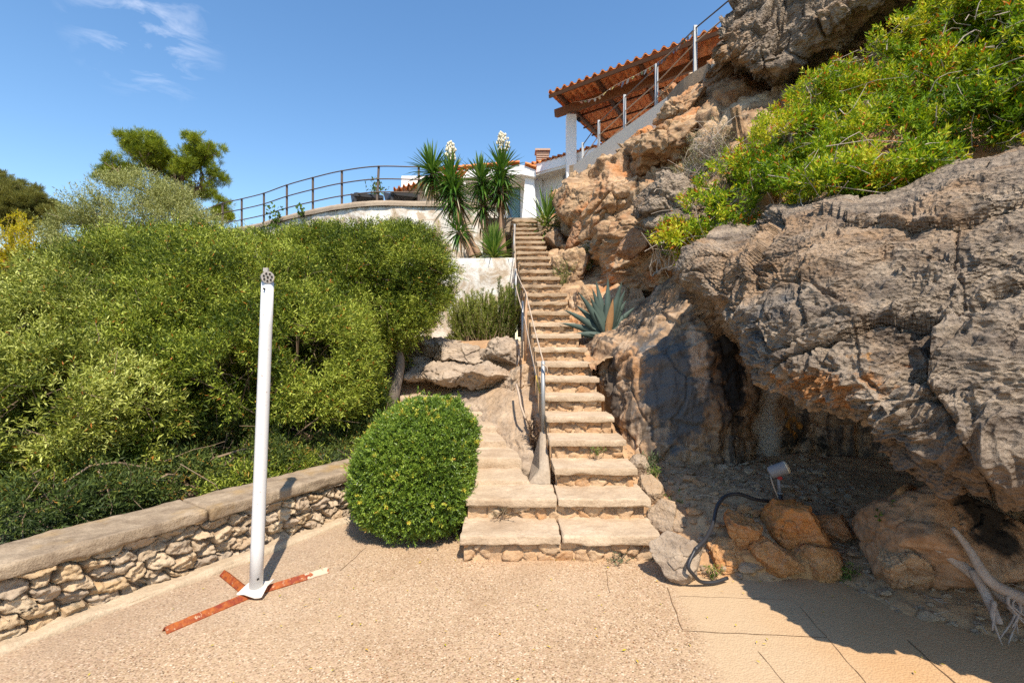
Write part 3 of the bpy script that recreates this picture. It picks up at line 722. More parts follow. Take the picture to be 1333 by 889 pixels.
struct(loft('cliff_crest', [
    [(905, 130, 9.6), (925, 96, 8.6), (931, 66, 7.75), (929, 40, 7.7), (944, 12, 7.9), (964, -14, 8.4), (985, -24, 10)],
    [(960, 130, 8.6), (955, 100, 7.9), (945, 75, 7.3), (948, 45, 7.2), (962, 8, 7.4), (985, -40, 7.9), (1010, -60, 10)],
    [(1010, 125, 8.2), (1000, 112, 7.5), (992, 92, 6.9), (992, 60, 6.8), (1000, 8, 7.0), (1020, -70, 7.5), (1040, -95, 10)],
    [(1070, 105, 7.9), (1062, 84, 7.2), (1054, 60, 6.6), (1055, 32, 6.5), (1062, -20, 6.7), (1080, -110, 7.2), (1100, -140, 10)],
    [(1130, 75, 7.6), (1122, 46, 6.8), (1115, 22, 6.2), (1116, -6, 6.1), (1122, -60, 6.4), (1140, -170, 7.), (1160, -200, 10)],
    [(1210, 40, 7.2), (1200, 10, 6.4), (1192, -14, 5.9), (1194, -40, 5.8), (1202, -120, 6.1), (1220, -250, 6.8), (1240, -280, 10)],
    [(1500, -40, 6.2), (1480, -90, 5.6), (1460, -130, 5.2), (1460, -180, 5.1), (1470, -300, 5.4), (1490, -460, 6.2), (1500, -500, 9)]], 300, 220, GREY_ROCK, rk(.14, .12, .05, 21, .06, karst=2., facet=.3, fs=.9)), 'grey limestone crag jutting out at the top of the cliff', 'rock')
# separate blocks wedged in the cliff
boulder('boulder', (721, 228, 790, 298), 10.2, TAN_ROCK, 41, .7, 'golden tan block jutting out at the head of the stairs', planes=11, amp=.06, rot=-.5)
boulder('boulder', (752, 212, 842, 322), 8.7, TAN_ROCK, 42, .7, 'big pitted brown boulder in the cliff above the agave', planes=13, amp=.11, rot=-.5)
boulder('boulder', (822, 150, 916, 224), 8.2, TAN_ROCK, 43, .7, 'pale pitted rock under the cable railing', planes=13, amp=.12, rot=-.4)
boulder('boulder', (826, 228, 925, 322), 6.6, GREY_ROCK, 44, .75, 'grey layered rock beside the hanging green shrub', planes=13, amp=.12, rot=-.6)
boulder('boulder', (803, 298, 845, 338), 7.2, RED_ROCK, 45, .3, 'reddish square block under the layered cliff rock', planes=9, amp=.05)
boulder('boulder', (736, 280, 772, 334), 9.9, RED_ROCK, 46, .4, 'brown upright rock below the golden block near the top steps', planes=9, amp=.05)
boulder('boulder', (858, 118, 916, 176), 8.7, TAN_ROCK, 47, .5, 'tan rock knob at the foot of the tallest cable post', planes=12, amp=.12)
boulder('boulder', (708, 300, 738, 330), 10.6, CAVE_ROCK, 48, .4, 'dark rock in the shade beside the top steps', planes=9, amp=.06)
boulder('boulder', (716, 322, 768, 400), 9.0, TAN_ROCK, 49, .5, 'pale sunlit rock with small tufts beside the upper steps', planes=10, amp=.09)
boulder('boulder', (745, 372, 790, 438), 7.7, TAN_ROCK, 50, .4, 'sunlit cream rock behind the agave leaves', planes=9, amp=.06)
boulder('boulder', (828, 425, 858, 452), 6.1, RED_ROCK, 51, None, 'small orange stone on the rim right of the agave', planes=8, amp=.04, sub=4)
boulder('boulder', (808, 424, 830, 446), 6.2, TAN_ROCK, 52, None, 'small brown stone on the rim beneath the agave', planes=8, amp=.04, sub=4)
struct(loft('agave_ledge', [[(.9, 5.6, 1.3), (.85, 6.6, 1.55), (.75, 8., 2.3), (.65, 10, 3.4)], [(1.15, 5.7, 1.42), (1.05, 6.6, 1.6), (1.0, 8., 2.4), (.9, 10, 3.5)], [(1.4, 5.8, 1.5), (1.4, 6.6, 1.66), (1.4, 8., 2.4), (1.3, 10, 3.6)], [(1.8, 5.8, 1.6), (2., 6.6, 1.8), (2., 8., 2.6), (2., 10, 3.8)]],
     120, 120, TAN_ROCK, rk(.12, .08, .02, 15, .02), world=True, toward=(0, 0, 9)), 'stony ledge carrying the agave', 'ledge')
# concrete edge of the upper terrace
TE = [P(728, 262, 13.2), P(740, 240, 13.6), P(780, 209, 13.0), P(813, 181, 11.6), P(855, 149, 10.2), P(884, 108, 9.2), P(920, 62, 8.6)]
tp = bez([(a[0], a[1], 6.46) for a in TE[1:]], 30)
mb = MB()
for i in range(len(tp)-1):
    A, B = tp[i], tp[i+1]; mb.quadprism([A+[0.02, 0, -.75], B+[0.02, 0, -.75], B+[1.6, .9, -.75], A+[1.6, .9, -.75]], (0, 0, .75))
FLA = [tp[0]+[.1, 0, -.012], tp[-1]+[.1, 0, -.012], [14, 9, 6.448], [14, 27, 6.448], [1.7, 27, 6.448]]; FLO = MB(); FLO.quadprism(FLA, (0, 0, -.5)); struct(FLO.build('terrace_floor', plain('pale_floor_tiles', (.7, .6, .48), .7, .3)))
struct(mb.build('upper_terrace', slab_mat('tan_rough_concrete', (.27, .19, .12), (.42, .31, .205), (.2, .14, .09), 1.)), 'concrete edge of the upper terrace along the cliff top', 'terrace')

# dirt bank under the overhang
struct(loft('dirt_bank', [
    [(.98, 3.35, -.12), (1.06, 3.7, .0), (1.1, 4.2, .22), (1.1, 4.7, .42), (1.05, 5.6, .8)],
    [(1.2, 3.2, -.12), (1.25, 3.55, .06), (1.3, 4.0, .22), (1.35, 4.6, .36), (1.35, 5.6, .5)],
    [(1.45, 3.15, -.12), (1.45, 3.5, .12), (1.5, 3.85, .30), (1.6, 4.6, .38), (1.7, 5.6, .45)],
    [(1.75, 3.2, -.12), (1.8, 3.4, .10), (1.95, 3.85, .34), (2.1, 4.6, .37), (2.2, 5.6, .4)],
    [(2.1, 3.15, -.12), (2.15, 3.35, .03), (2.4, 3.8, .2), (2.7, 4.5, .34), (2.8, 5.6, .4)],
    [(2.3, 2.72, -.12), (2.4, 2.9, .03), (2.7, 3.4, .2), (3.2, 4.2, .34), (3.4, 5.2, .4)],
    [(2.75, 2.3, -.12), (2.85, 2.5, .03), (3.2, 3.0, .2), (3.8, 3.8, .34), (4.2, 5., .4)]], 200, 150, DIRT,
    lambda p: .035*fbm(p*3, 4, 2)+.02*fbm(p*12, 3, 5)-.02*np.maximum(0, .4-voro(p*14, 2)[0]), world=True, toward=(2, 2, 9)), 'stony dirt bank under the rock overhang', 'dirt')
# loose and retaining boulders
boulder('boulder', (843, 692, 921, 754), 3.38, LEDGE_ROCK, 61, .2, 'pale cream boulder at the end of the lowest step with the black hose over it', planes=9, amp=.05)
boulder('boulder', (943, 668, 990, 716), 3.5, ORANGE_ROCK, 62, .16, 'small orange boulder left of the garden spotlight', planes=10, amp=.07)
boulder('boulder', (999, 653, 1072, 716), 3.55, ORANGE_ROCK, 63, .2, 'largest orange boulder directly below the garden spotlight', planes=10, amp=.07)
boulder('boulder', (974, 698, 1046, 752), 3.4, ORANGE_ROCK, 64, .15, 'bright orange boulder at the paving edge in the stone bank', planes=10, amp=.07)
boulder('boulder', (1030, 704, 1092, 758), 3.42, ORANGE_ROCK, 65, .17, 'brownish orange boulder at the right foot of the stone bank', planes=10, amp=.07)
boulder('boulder', (1062, 668, 1112, 708), 3.62, TAN_ROCK, 66, .13, 'jagged tan stone sticking out right of the orange boulders', planes=8, amp=.06, rot=.3)
boulder('boulder', (922, 700, 985, 762), 3.46, ORANGE_ROCK, 67, .14, 'low orange boulder half buried beside the hose', planes=10, amp=.07)
boulder('boulder', (832, 618, 862, 655), 4.25, LEDGE_ROCK, 68, .13, 'cream stone edging the second wide step', planes=8, amp=.05)
boulder('boulder', (842, 650, 882, 698), 3.9, LEDGE_ROCK, 69, .14, 'angular cream stone edging the lowest wide step', planes=8, amp=.05)
boulder('boulder', (866, 664, 898, 698), 3.85, LEDGE_ROCK, 70, .1, 'flat pale stone beside the lowest step behind the hose', planes=8, amp=.05, sub=4)
boulder('boulder', (818, 590, 846, 622), 4.6, LEDGE_ROCK, 71, .1, 'small stone edging the first narrow step', planes=8, amp=.05, sub=4)
boulder('boulder', (1143, 632, 1345, 765), 3.12, rock_mat('ochre_boulder', (.3, .165, .085), (.43, .265, .15), (.42, .19, .07), .8, [(P(1275, 668, 3.0), .2, (.035, .028, .022), .7, (1, 2, 1.3))], bstr=.5), 72, .4, 'large cracked ochre boulder with a black stain under the overhang', planes=12, amp=.05)
boulder('boulder', (1160, 630, 1202, 662), 3.3, ORANGE_ROCK, 73, .12, 'small rounded stone on top of the cracked ochre boulder', planes=9, amp=.04, sub=4)
boulder('boulder', (1150, 712, 1200, 768), 2.98, TAN_ROCK, 74, .12, 'grey crumbly stone in front of the cracked ochre boulder', planes=9, amp=.1)
V, F = boulder_mesh(P(1014, 734, 3.52), (.46, .2, .185), 77, sub=5, planes=14, amp=.06)
tag(mk('clay_bank', V, F, slab_mat('orange_clay', (.46, .23, .09), (.6, .34, .15), (.4, .2, .085)), None, None, True), 'orange clay packed between the orange boulders at the paving edge', 'earth')
# ledge rocks left of the stair
for i, (bx, d, dy, lab) in enumerate([
    ((512, 441, 604, 472), 8.0, .6, 'flat grey ledge rock below the white planter wall'), ((558, 445, 652, 474), 7.6, .6, 'long pale ledge rock under the rosemary'),
    ((628, 440, 700, 480), 7.2, .5, 'grey weathered ledge rock beside the stair flank'), ((514, 466, 590, 502), 7.4, .5, 'dark cracked ledge rock above the orange slab steps'),
    ((552, 470, 634, 504), 7.0, .45, 'tan ledge rock between the olive trunk and the smooth slope'), ((592, 470, 672, 506), 6.7, .4, 'wedge shaped ledge rock above the smooth slope'),
    ((640, 474, 700, 530), 6.5, .3, 'brown rough rock against the stair flank')]):
    boulder('boulder', bx, d, LEDGE_ROCK, 80+i, dy, lab, planes=11, amp=.09, rot=.05*i)
tag(loft('boulder', [
    [(560, 560, 7.0), (566, 530, 6.9), (585, 512, 7.0), (596, 500, 7.2), (600, 494, 7.6)],
    [(600, 580, 6.2), (606, 545, 6.15), (622, 518, 6.4), (634, 500, 6.8), (640, 492, 7.4)],
    [(645, 620, 5.5), (648, 588, 5.4), (660, 545, 5.75), (668, 506, 6.4), (670, 496, 7.2)],
    [(678, 640, 5.0), (680, 606, 5.0), (688, 560, 5.45), (688, 512, 6.2), (690, 500, 7.0)],
    [(703, 640, 5.0), (704, 600, 5.1), (706, 562, 5.5), (703, 516, 6.2), (703, 504, 7.0)]], 110, 90, LEDGE_ROCK, rk(.06, .03, .012, 33, .02)), 'large smooth sloping rock between the side steps and the stairs', 'boulder')
print('rocks', round(time.time()-T0, 1))

# ------------------------------------------------------------------ foliage
def crown_pts(blobs, dens, g, shell=.45, warp=.2, wf=2.2, gap=0., gs=.35, seed=0, inside=.72):
    C = np.array([b[0] for b in blobs]); E = np.array([b[1] for b in blobs])
    P_, N_ = [], []
    for i in range(len(C)):
        a, b, c = E[i]; area = 4*math.pi*(((a*b)**1.6+(a*c)**1.6+(b*c)**1.6)/3)**(1/1.6)
        n = int(area*dens)
        d = unit(g.normal(size=(n, 3)))
        r = (1-shell*g.random(n)**1.4)*(1+warp*fbm(d*wf+C[i]*3+seed, 3, seed))
        p = C[i]+d*E[i]*r[:, None]; nn = unit(d/E[i])
        keep = np.ones(n, bool)
        for j in range(len(C)):
            if j != i: keep &= (((p-C[j])/E[j])**2).sum(1) > inside**2
        if gap: keep &= fbm(p/gs, 2, seed+3) > (-1+gap*2)*.6
        P_.append(p[keep]); N_.append(nn[keep])
    return np.concatenate(P_), np.concatenate(N_)

def leaves(B, Ld, ln, wd, face, fold=.15):
    """B base, Ld direction, ln length, wd width, face: wanted normal -> diamond leaves"""
    s_ = unit(np.cross(Ld, face)); m = np.cross(s_, Ld)
    ln = ln[:, None]; wd = wd[:, None]
    v = np.stack([B, B+Ld*ln*.45+s_*wd/2+m*wd*fold, B+Ld*ln, B+Ld*ln*.45-s_*wd/2+m*wd*fold], 1)
    return v.reshape(-1, 3)
def sprigs(p, n, g, frnd=.85, k=10, L=.12, ll=.045, lw=.012, up=.4, spread=.9, rnd=.55, tint=(.5, .22), clump=None, ctint=.25, cs=.5):
    m = len(p)
    ax = unit(n*.8+np.array([0, 0, up])+g.normal(size=(m, 3))*rnd)
    s1 = unit(np.cross(ax, g.normal(size=(m, 3)))); s2 = np.cross(ax, s1)
    t = (np.arange(k)+.5)/k
    ang = np.arange(k)*2.4+g.random((m, 1))*6.28
    rad = np.cos(ang)[..., None]*s1[:, None]+np.sin(ang)[..., None]*s2[:, None]
    B = p[:, None]+ax[:, None]*(t*L)[None, :, None]*g.uniform(.7, 1.2, (m, 1, 1))
    D = unit(ax[:, None]*(.35+.5*t)[None, :, None]+rad*spread*(1-.4*t)[None, :, None]+g.normal(size=(m, k, 3))*.2)
    face = unit(n[:, None]*.5+np.array([.1, -.3, .6])+g.normal(size=(m, k, 3))*frnd)
    ln = ll*g.uniform(.6, 1.25, m*k); wd = lw*g.uniform(.7, 1.25, m*k)
    V = leaves(B.reshape(-1, 3), D.reshape(-1, 3), ln, wd, face.reshape(-1, 3))
    ct = fbm(p/cs, 2, 77)*ctint
    T = np.clip((tint[0]+ct[:, None]+g.normal(size=(m, k))*tint[1]+g.normal(size=(m, 1))*.08).ravel(), 0, .96)
    return V, T
def odd(T, g, frac, lo=.975):
    w = g.random(len(T)) < frac; T[w] = g.uniform(lo, 1, w.sum()); return T
def leafmesh(name, V, T, mat, parent):
    return mk(name, V, np.arange(len(V)).reshape(-1, 4), mat, parent, {'tint': T})

def blob(px, py, d, rx, ry, rz): return (P(px, py, d), np.array([rx, ry, rz]))
def limb(mb, A, B, r0, r1, g, k=6, n=6, sag=.15):
    A = np.array(A, float); B = np.array(B, float); L = np.linalg.norm(B-A); t = np.linspace(0, 1, n)[:, None]
    pts = A+(B-A)*t+np.sin(t*np.pi)*g.normal(size=3)*L*sag*.5; pts[1:-1] += g.normal(size=(n-2, 3))*L*.025
    mb.tube(pts, np.linspace(r0, r1, n), k)
    return pts

def shrub(name, label, cat, base, blobs, mat, seed, dens=900, stems=40, twmat=TWIG_D, oddf=.012, group=None, trunk=None, gap=.35, tw=160, **k):
    g = np.random.default_rng(seed)
    root = thing(name, base, label, cat, group)
    p, n = crown_pts(blobs, dens, g, gap=gap, seed=seed, shell=k.pop('shell', .45), warp=k.pop('warp', .22))
    keep = p[:, 2] > k.pop('zmin', .15)
    p, n = p[keep], n[keep]
    V, T = sprigs(p, n, g, **k)
    T = odd(T, g, oddf)
    leafmesh('crown', V, T, mat, root)
    mb = MB()
    idx = g.choice(len(p), min(stems, len(p)), replace=False)
    base = np.array(base, float)
    for i in idx:
        b0 = base+np.r_[g.normal(size=2)*.12, 0] if trunk is None else np.array(trunk[-1])
        limb(mb, b0, p[i]-n[i]*.05, .018, .004, g, 4, 7, .22)
    for i in g.choice(len(p), min(tw, len(p)), replace=False):
        a = p[i]-n[i]*.25+g.normal(size=3)*.1
        limb(mb, a, p[i]+n[i]*.05+g.normal(size=3)*.1, .004, .0018, g, 3, 4, .3)
    mb.build('branches', twmat, root)
    if trunk is not None:
        mb = MB(); mb.tube(bez(trunk, 14), np.linspace(.085, .05, 14), 10)
        for j in range(3): limb(mb, trunk[-1], np.array(trunk[-1])+g.normal(size=3)*np.array([.5, .3, .2])+[0, 0, .6], .045, .015, g, 6, 6, .2)
        mb.build('trunk', BARK, root, True)
    return root, p, n

OL = dict(k=11, L=.15, ll=.047, lw=.0115, tint=(.5, .27), ctint=.55, cs=.3, frnd=1.1, warp=.3)
shrub('olive_tree', 'wild olive tree with a clipped round crown and leaning grey trunk beside the ledge rocks', 'tree', P(508, 535, 6.8),
    [blob(490, 360, 7.2, 1.0, 1., .7), blob(425, 346, 7.4, .85, .9, .55), blob(532, 372, 7.0, .6, .7, .66), blob(455, 425, 6.8, .85, .8, .7), blob(535, 332, 7.5, .5, .6, .38), blob(500, 410, 6.8, .6, .6, .45), blob(492, 365, 7.0, .7, .7, .5)],
    DARKOLIVE, 1, 1250, 50, gap=.18, tw=700, trunk=[P(508, 535, 6.8), P(514, 510, 6.75), P(521, 470, 6.75), P(512, 440, 6.9)], zmin=1.2, **OL)
shrub('olive_shrub', 'broad dense olive shrub with small orange flecks behind the white pole', 'shrub', P(330, 640, 5.9),
    [blob(300, 410, 6.0, 1.15, 1.1, .95), blob(225, 372, 6.8, 1.1, 1.1, .66), blob(340, 362, 7.0, 1.0, 1, .56), blob(385, 455, 5.6, .85, .8, .72), blob(285, 500, 4.95, .9, .65, .55), blob(395, 510, 5.4, .7, .65, .48), blob(205, 470, 5.2, .9, .8, .75), blob(195, 535, 4.55, .62, .5, .42), blob(450, 520, 6.0, .45, .5, .42), blob(285, 565, 5.0, .8, .5, .4), blob(400, 570, 5.5, .6, .45, .36), blob(190, 592, 4.65, .6, .4, .34), blob(345, 612, 5.0, .5, .3, .22), blob(245, 628, 4.5, .45, .3, .2), blob(430, 588, 5.6, .42, .3, .26), blob(300, 632, 4.45, .42, .24, .16), blob(370, 618, 4.8, .4, .24, .16), blob(205, 655, 4.0, .4, .24, .16)],
    DARKOLIVE, 2, 1250, 60, gap=.37, tw=700, oddf=.02, **OL)
shrub('olive_shrub', 'pale olive shrub spreading over the low wall at the picture edge', 'shrub', P(60, 640, 4.9),
    [blob(105, 460, 5.2, 1.1, 1.0, .74), blob(15, 475, 5.0, 1.05, .9, .72), blob(110, 535, 4.2, .75, .55, .52), blob(25, 540, 3.85, .7, .5, .5), blob(-80, 515, 4.4, 1, .9, .85), blob(160, 600, 4.7, .4, .4, .25), blob(70, 620, 4.1, .4, .35, .22), blob(150, 382, 6.5, 1.0, 1.1, .56), blob(30, 440, 6.0, 1.0, 1, .45), blob(105, 612, 4.15, .6, .4, .32), blob(110, 660, 3.7, .4, .25, .16), blob(20, 630, 3.65, .45, .28, .22)],
    OLIVE, 3, 1250, 60, gap=.37, tw=700, oddf=.012, **OL)
shrub('olive_shrub', 'silvery grey olive bush rising above the hedge in front of the pine', 'shrub', P(185, 400, 8.8),
    [blob(182, 292, 8.6, .85, .9, .7), blob(125, 318, 8.4, .6, .8, .5), blob(236, 305, 8.7, .62, .7, .5), blob(98, 312, 8.5, .25, .4, .4), blob(178, 258, 8.6, .5, .5, .36), blob(225, 268, 8.7, .4, .4, .32)],
    SILVER, 4, 750, 50, twmat=TWIG, oddf=0, gap=.45, k=10, L=.17, ll=.05, lw=.0115, up=.9, rnd=.4, warp=.35)
shrub('low_shrub', 'low filler shrub right behind the wall coping, leaves coloured dark as shaded foliage', 'shrub', P(260, 650, 4.3),  # added filler row; its dark leaf colour paints the shade under the hedge
    [blob(40, 662, 3.35, .3, .2, .17), blob(85, 672, 3.5, .2, .16, .09), blob(135, 645, 3.7, .3, .2, .2), blob(185, 655, 3.92, .22, .16, .1), blob(235, 625, 4.25, .34, .22, .2), blob(300, 632, 4.42, .26, .2, .12), blob(352, 608, 4.75, .34, .22, .2), blob(415, 608, 5.0, .26, .2, .12), blob(445, 585, 5.3, .32, .25, .22), blob(485, 575, 5.6, .3, .25, .2), blob(150, 615, 4.6, .5, .3, .26), blob(300, 590, 5.1, .5, .3, .28)],
    SHADELOW, 21, 1000, 30, gap=.4, zmin=.1, tw=260, oddf=.004, k=10, L=.14, ll=.045, lw=.0115, up=.5, warp=.4, rnd=.8)
# yellow-green feathery shrub
g = np.random.default_rng(8)
root = thing('feathery_shrub', P(35, 380, 9.6), 'yellow green feathery shrub at the left edge above the hedge', 'shrub')
V_, T_ = [], []; mb = MB()
for i in range(170):
    a = P(g.uniform(-70, 78), 372, g.uniform(9.2, 10.2)); px_top = g.uniform(-80, 88)
    top = P(px_top, 274+abs(px_top-25)*.42+g.uniform(0, 62), a[1])
    pts = limb(mb, a, top, .008, .003, g, 3, 9, .06)
    Q = bez(pts, 46)[8:]; m = len(Q); dr = unit(np.gradient(Q, axis=0))
    for rep in range(5):
        D = unit(dr*.9+g.normal(size=(m, 3))*.5)
        V_.append(leaves(Q, D, g.uniform(.04, .085, m), np.full(m, .013), g.normal(size=(m, 3)))); T_.append(np.clip(.3+.35*np.linspace(0, 1, m)+g.normal(size=m)*.18, 0, 1))
leafmesh('foliage', np.concatenate(V_), np.concatenate(T_), YELLOWG, root); mb.build('branches', TWIG_D, root)

# pines
def pine(label, base, lobes, d, mat, seed, dens, fork):
    g = np.random.default_rng(seed); root = thing('pine_tree', base, label, 'tree')
    bl = [(P(x, y, d+g.uniform(-.8, .8)), np.array([rx, (rx+ry)*.55, ry])*d/FOC*1.05) for x, y, rx, ry in lobes]
    sub = []
    for c, e in bl:
        for j in range(34): u = unit(g.normal(size=3)); sub.append((c+u*e*g.uniform(.3, 1.02), np.array([1, 1, .62])*e.mean()*g.uniform(.13, .3)))
    p, n = crown_pts(sub, dens, g, shell=.8, warp=.35, wf=3., gap=.42, gs=.3, seed=seed, inside=.4)
    V, T = sprigs(p, n, g, k=18, L=.16, ll=.17, lw=.014, up=.9, spread=.6, rnd=.5, tint=(.55, .2), cs=.8, frnd=1.2)
    leafmesh('crown', V, T, mat, root)
    mb = MB(); f = np.array(fork); mb.tube(bez([base, (np.array(base)+f)/2+[.15, 0, 0], f], 10), np.linspace(.17, .1, 10), 8)
    for c, e in bl:
        pts = limb(mb, f+g.normal(size=3)*.1, c, .07, .03, g, 6, 8, .2)
        for j in range(14): limb(mb, pts[g.integers(3, 8)], c+unit(g.normal(size=3))*e*.8, .02, .006, g, 3, 5, .3)
    mb.build('trunk', PINEBARK, root, True)
pine('bright green twin crowned pine on the skyline left of the terrace railing', P(232, 400, 20), [(142, 228, 19, 17), (180, 195, 28, 19), (158, 222, 20, 14), (205, 213, 30, 15), (228, 226, 22, 13), (262, 198, 24, 19), (245, 216, 22, 14), (278, 233, 14, 13), (258, 252, 18, 9), (290, 278, 14, 17), (200, 186, 14, 10)], 20, PINE, 31, 150, P(236, 268, 20))
pine('dull olive green round pine at the left edge of the skyline', P(10, 380, 24), [(20, 262, 38, 28), (-20, 258, 34, 28), (50, 272, 26, 22), (30, 285, 34, 20), (0, 285, 34, 20), (8, 245, 24, 14), (62, 284, 14, 14)], 24, PINE2, 32, 150, P(14, 300, 24))

# round clipped bush in front
g = np.random.default_rng(12)
root = thing('round_bush', (-.83, 4.15, 0), 'rounded bright green clipped bush with yellow new shoots at the foot of the stairs', 'bush')
n_ = 17000
d = unit(g.normal(size=(n_, 3))); d[:, 2] = np.where(d[:, 2] < -.75, -d[:, 2], d[:, 2])
sup = 1/(np.abs(d[:, 0])**2.9+np.abs(d[:, 1])**2.9+np.abs(d[:, 2])**2.7)**(1/2.85)*np.where(d[:, 2] > 0, 1-.10*np.clip(-d[:, 0], 0, 1)*d[:, 2]*2, 1)
r = sup*(1-.22*g.random(n_)**1.5)*(1+.13*fbm(d*2.4, 4, 3))
p = d*r[:, None]*np.array([.475, .45, .545])+np.array([-.83, 4.15, .53])
p[:, 0] += (p[:, 2]-.5)*.0
low = np.clip((.35-p[:, 2])/.4, 0, 1); c_ = np.array([-.83, 4.15]); p[:, :2] = c_+(p[:, :2]-c_)*(1-.06*low[:, None])
top = np.clip((p[:, 2]-.6)/.5, 0, 1); p[:, 0] += top*.10
p = p[p[:, 2] > .03]; d = unit(p-np.array([-.83, 4.15, .5]))
V, T = sprigs(p, d, g, k=9, L=.045, ll=.027, lw=.0105, up=.25, rnd=.35, tint=(.42, .2), cs=.25)
T = np.clip(T, 0, .88)
q = p[g.choice(len(p), 950)]; q = q[(fbm(q*2.2, 2, 9)+g.normal(size=len(q))*.12+(q[:, 2]-.5)*.35) > .02][:330]; dq = unit(q-np.array([-.83, 4.15, .5]))
qs = p[g.choice(len(p), 420)]; ds = unit(qs-np.array([-.83, 4.15, .4])); Vs_, Ts_ = sprigs(qs+ds*.015, ds, g, k=13, L=.10, ll=.028, lw=.010, up=.8, rnd=.6, spread=.6, tint=(.6, .15)); Ts_ = np.clip(Ts_, 0, .88)
V2, T2 = sprigs(q+dq*.025, dq, g, k=12, L=.04, ll=.024, lw=.010, up=.4, rnd=.3, tint=(.955, .015), ctint=.01)
T2 = np.clip(np.where(g.random(len(T2)) < .13, .99, T2+.0), .93, 1)
leafmesh('crown', np.concatenate([V, V2, Vs_]), np.concatenate([T, T2, Ts_]), PITTO, root)
mb = MB()
for i in g.choice(len(p), 120): limb(mb, (-.83+g.normal()*.05, 4.15+g.normal()*.05, 0), p[i], .012, .003, g, 4, 5, .1)
mb.build('branches', TWIG_D, root)

# mastic shrub on the rock slope: follows the slope in several drifts
g = np.random.default_rng(14)
root = thing('mastic_shrub', P(1150, 250, 4.6), 'bright green sprawling shrub with orange leaves draped over the cliff', 'shrub')
bl = [blob(885, 316, 5.6, .30, .35, .20), blob(868, 322, 5.7, .14, .3, .1), blob(925, 285, 5.6, .48, .45, .30), blob(975, 240, 5.8, .6, .5, .35), blob(1030, 195, 5.8, .65, .55, .38), blob(1050, 235, 5.2, .5, .4, .28), blob(1080, 140, 6.0, .6, .5, .38), blob(1120, 190, 5.3, .6, .5, .4), blob(1160, 225, 4.6, .45, .4, .26),
      blob(1140, 95, 6.0, .55, .5, .36), blob(1190, 130, 5.4, .65, .5, .42), blob(1240, 175, 4.7, .5, .4, .34), blob(1210, 55, 5.8, .65, .5, .4), blob(1265, 80, 5.3, .6, .5, .45), blob(1300, 140, 4.6, .5, .45, .38), blob(1290, 15, 5.5, .7, .5, .45), blob(1340, 70, 4.8, .6, .5, .45), blob(1370, 150, 4.3, .5, .45, .4), blob(1390, -10, 5., .8, .5, .5), blob(1085, 240, 4.75, .4, .35, .22), blob(1450, 90, 4.4, .7, .6, .6)]
p, n = crown_pts(bl, 680, g, shell=.6, warp=.35, gap=.57, gs=.22, seed=6, inside=.55)
V, T = sprigs(p, n, g, k=10, L=.11, ll=.06, lw=.018, up=.7, rnd=.5, tint=(.48, .24), ctint=.7, cs=.3)
T = np.clip(T, 0, .9)
cl = fbm(np.repeat(p, 10, 0)/.28, 2, 91); leftw = np.clip((1000-(np.repeat(p[:, 0]/p[:, 1], 10)*FOC+CX))/150, 0, 1)
w = g.random(len(T)) < .03+.5*np.clip(cl-.12+leftw*.25, 0, 1); T[w] = g.uniform(.92, 1, w.sum())
leafmesh('crown', V, T, MASTIC, root)
mb = MB()
for i in g.choice(len(p), 750, replace=False):
    a = p[i]-n[i]*.12+g.normal(size=3)*np.array([.28, .12, .15]); limb(mb, a, p[i]+n[i]*.05+g.normal(size=3)*.1, .0045, .002, g, 4, 6, .4)
for i in range(60):
    b = bl[g.integers(len(bl))]; limb(mb, b[0]+[0, .4, -.25], b[0]+unit(g.normal(size=3))*b[1]*1.05, .014, .004, g, 5, 8, .3)
mb.build('branches', TWIG, root)
shrub('dry_shrub', 'dry grey green twiggy shrub above the left end of the green cliff shrub', 'shrub', P(930, 240, 7.0),
    [blob(925, 190, 6.8, .28, .3, .36), blob(950, 225, 6.5, .28, .3, .2), blob(905, 232, 6.9, .32, .3, .18)], DRYSHRUB, 16, 420, 200, twmat=TWIG, oddf=0, gap=.4, k=9, L=.12, ll=.03, lw=.007, up=.6, tw=400)
print('shrubs', round(time.time()-T0, 1))

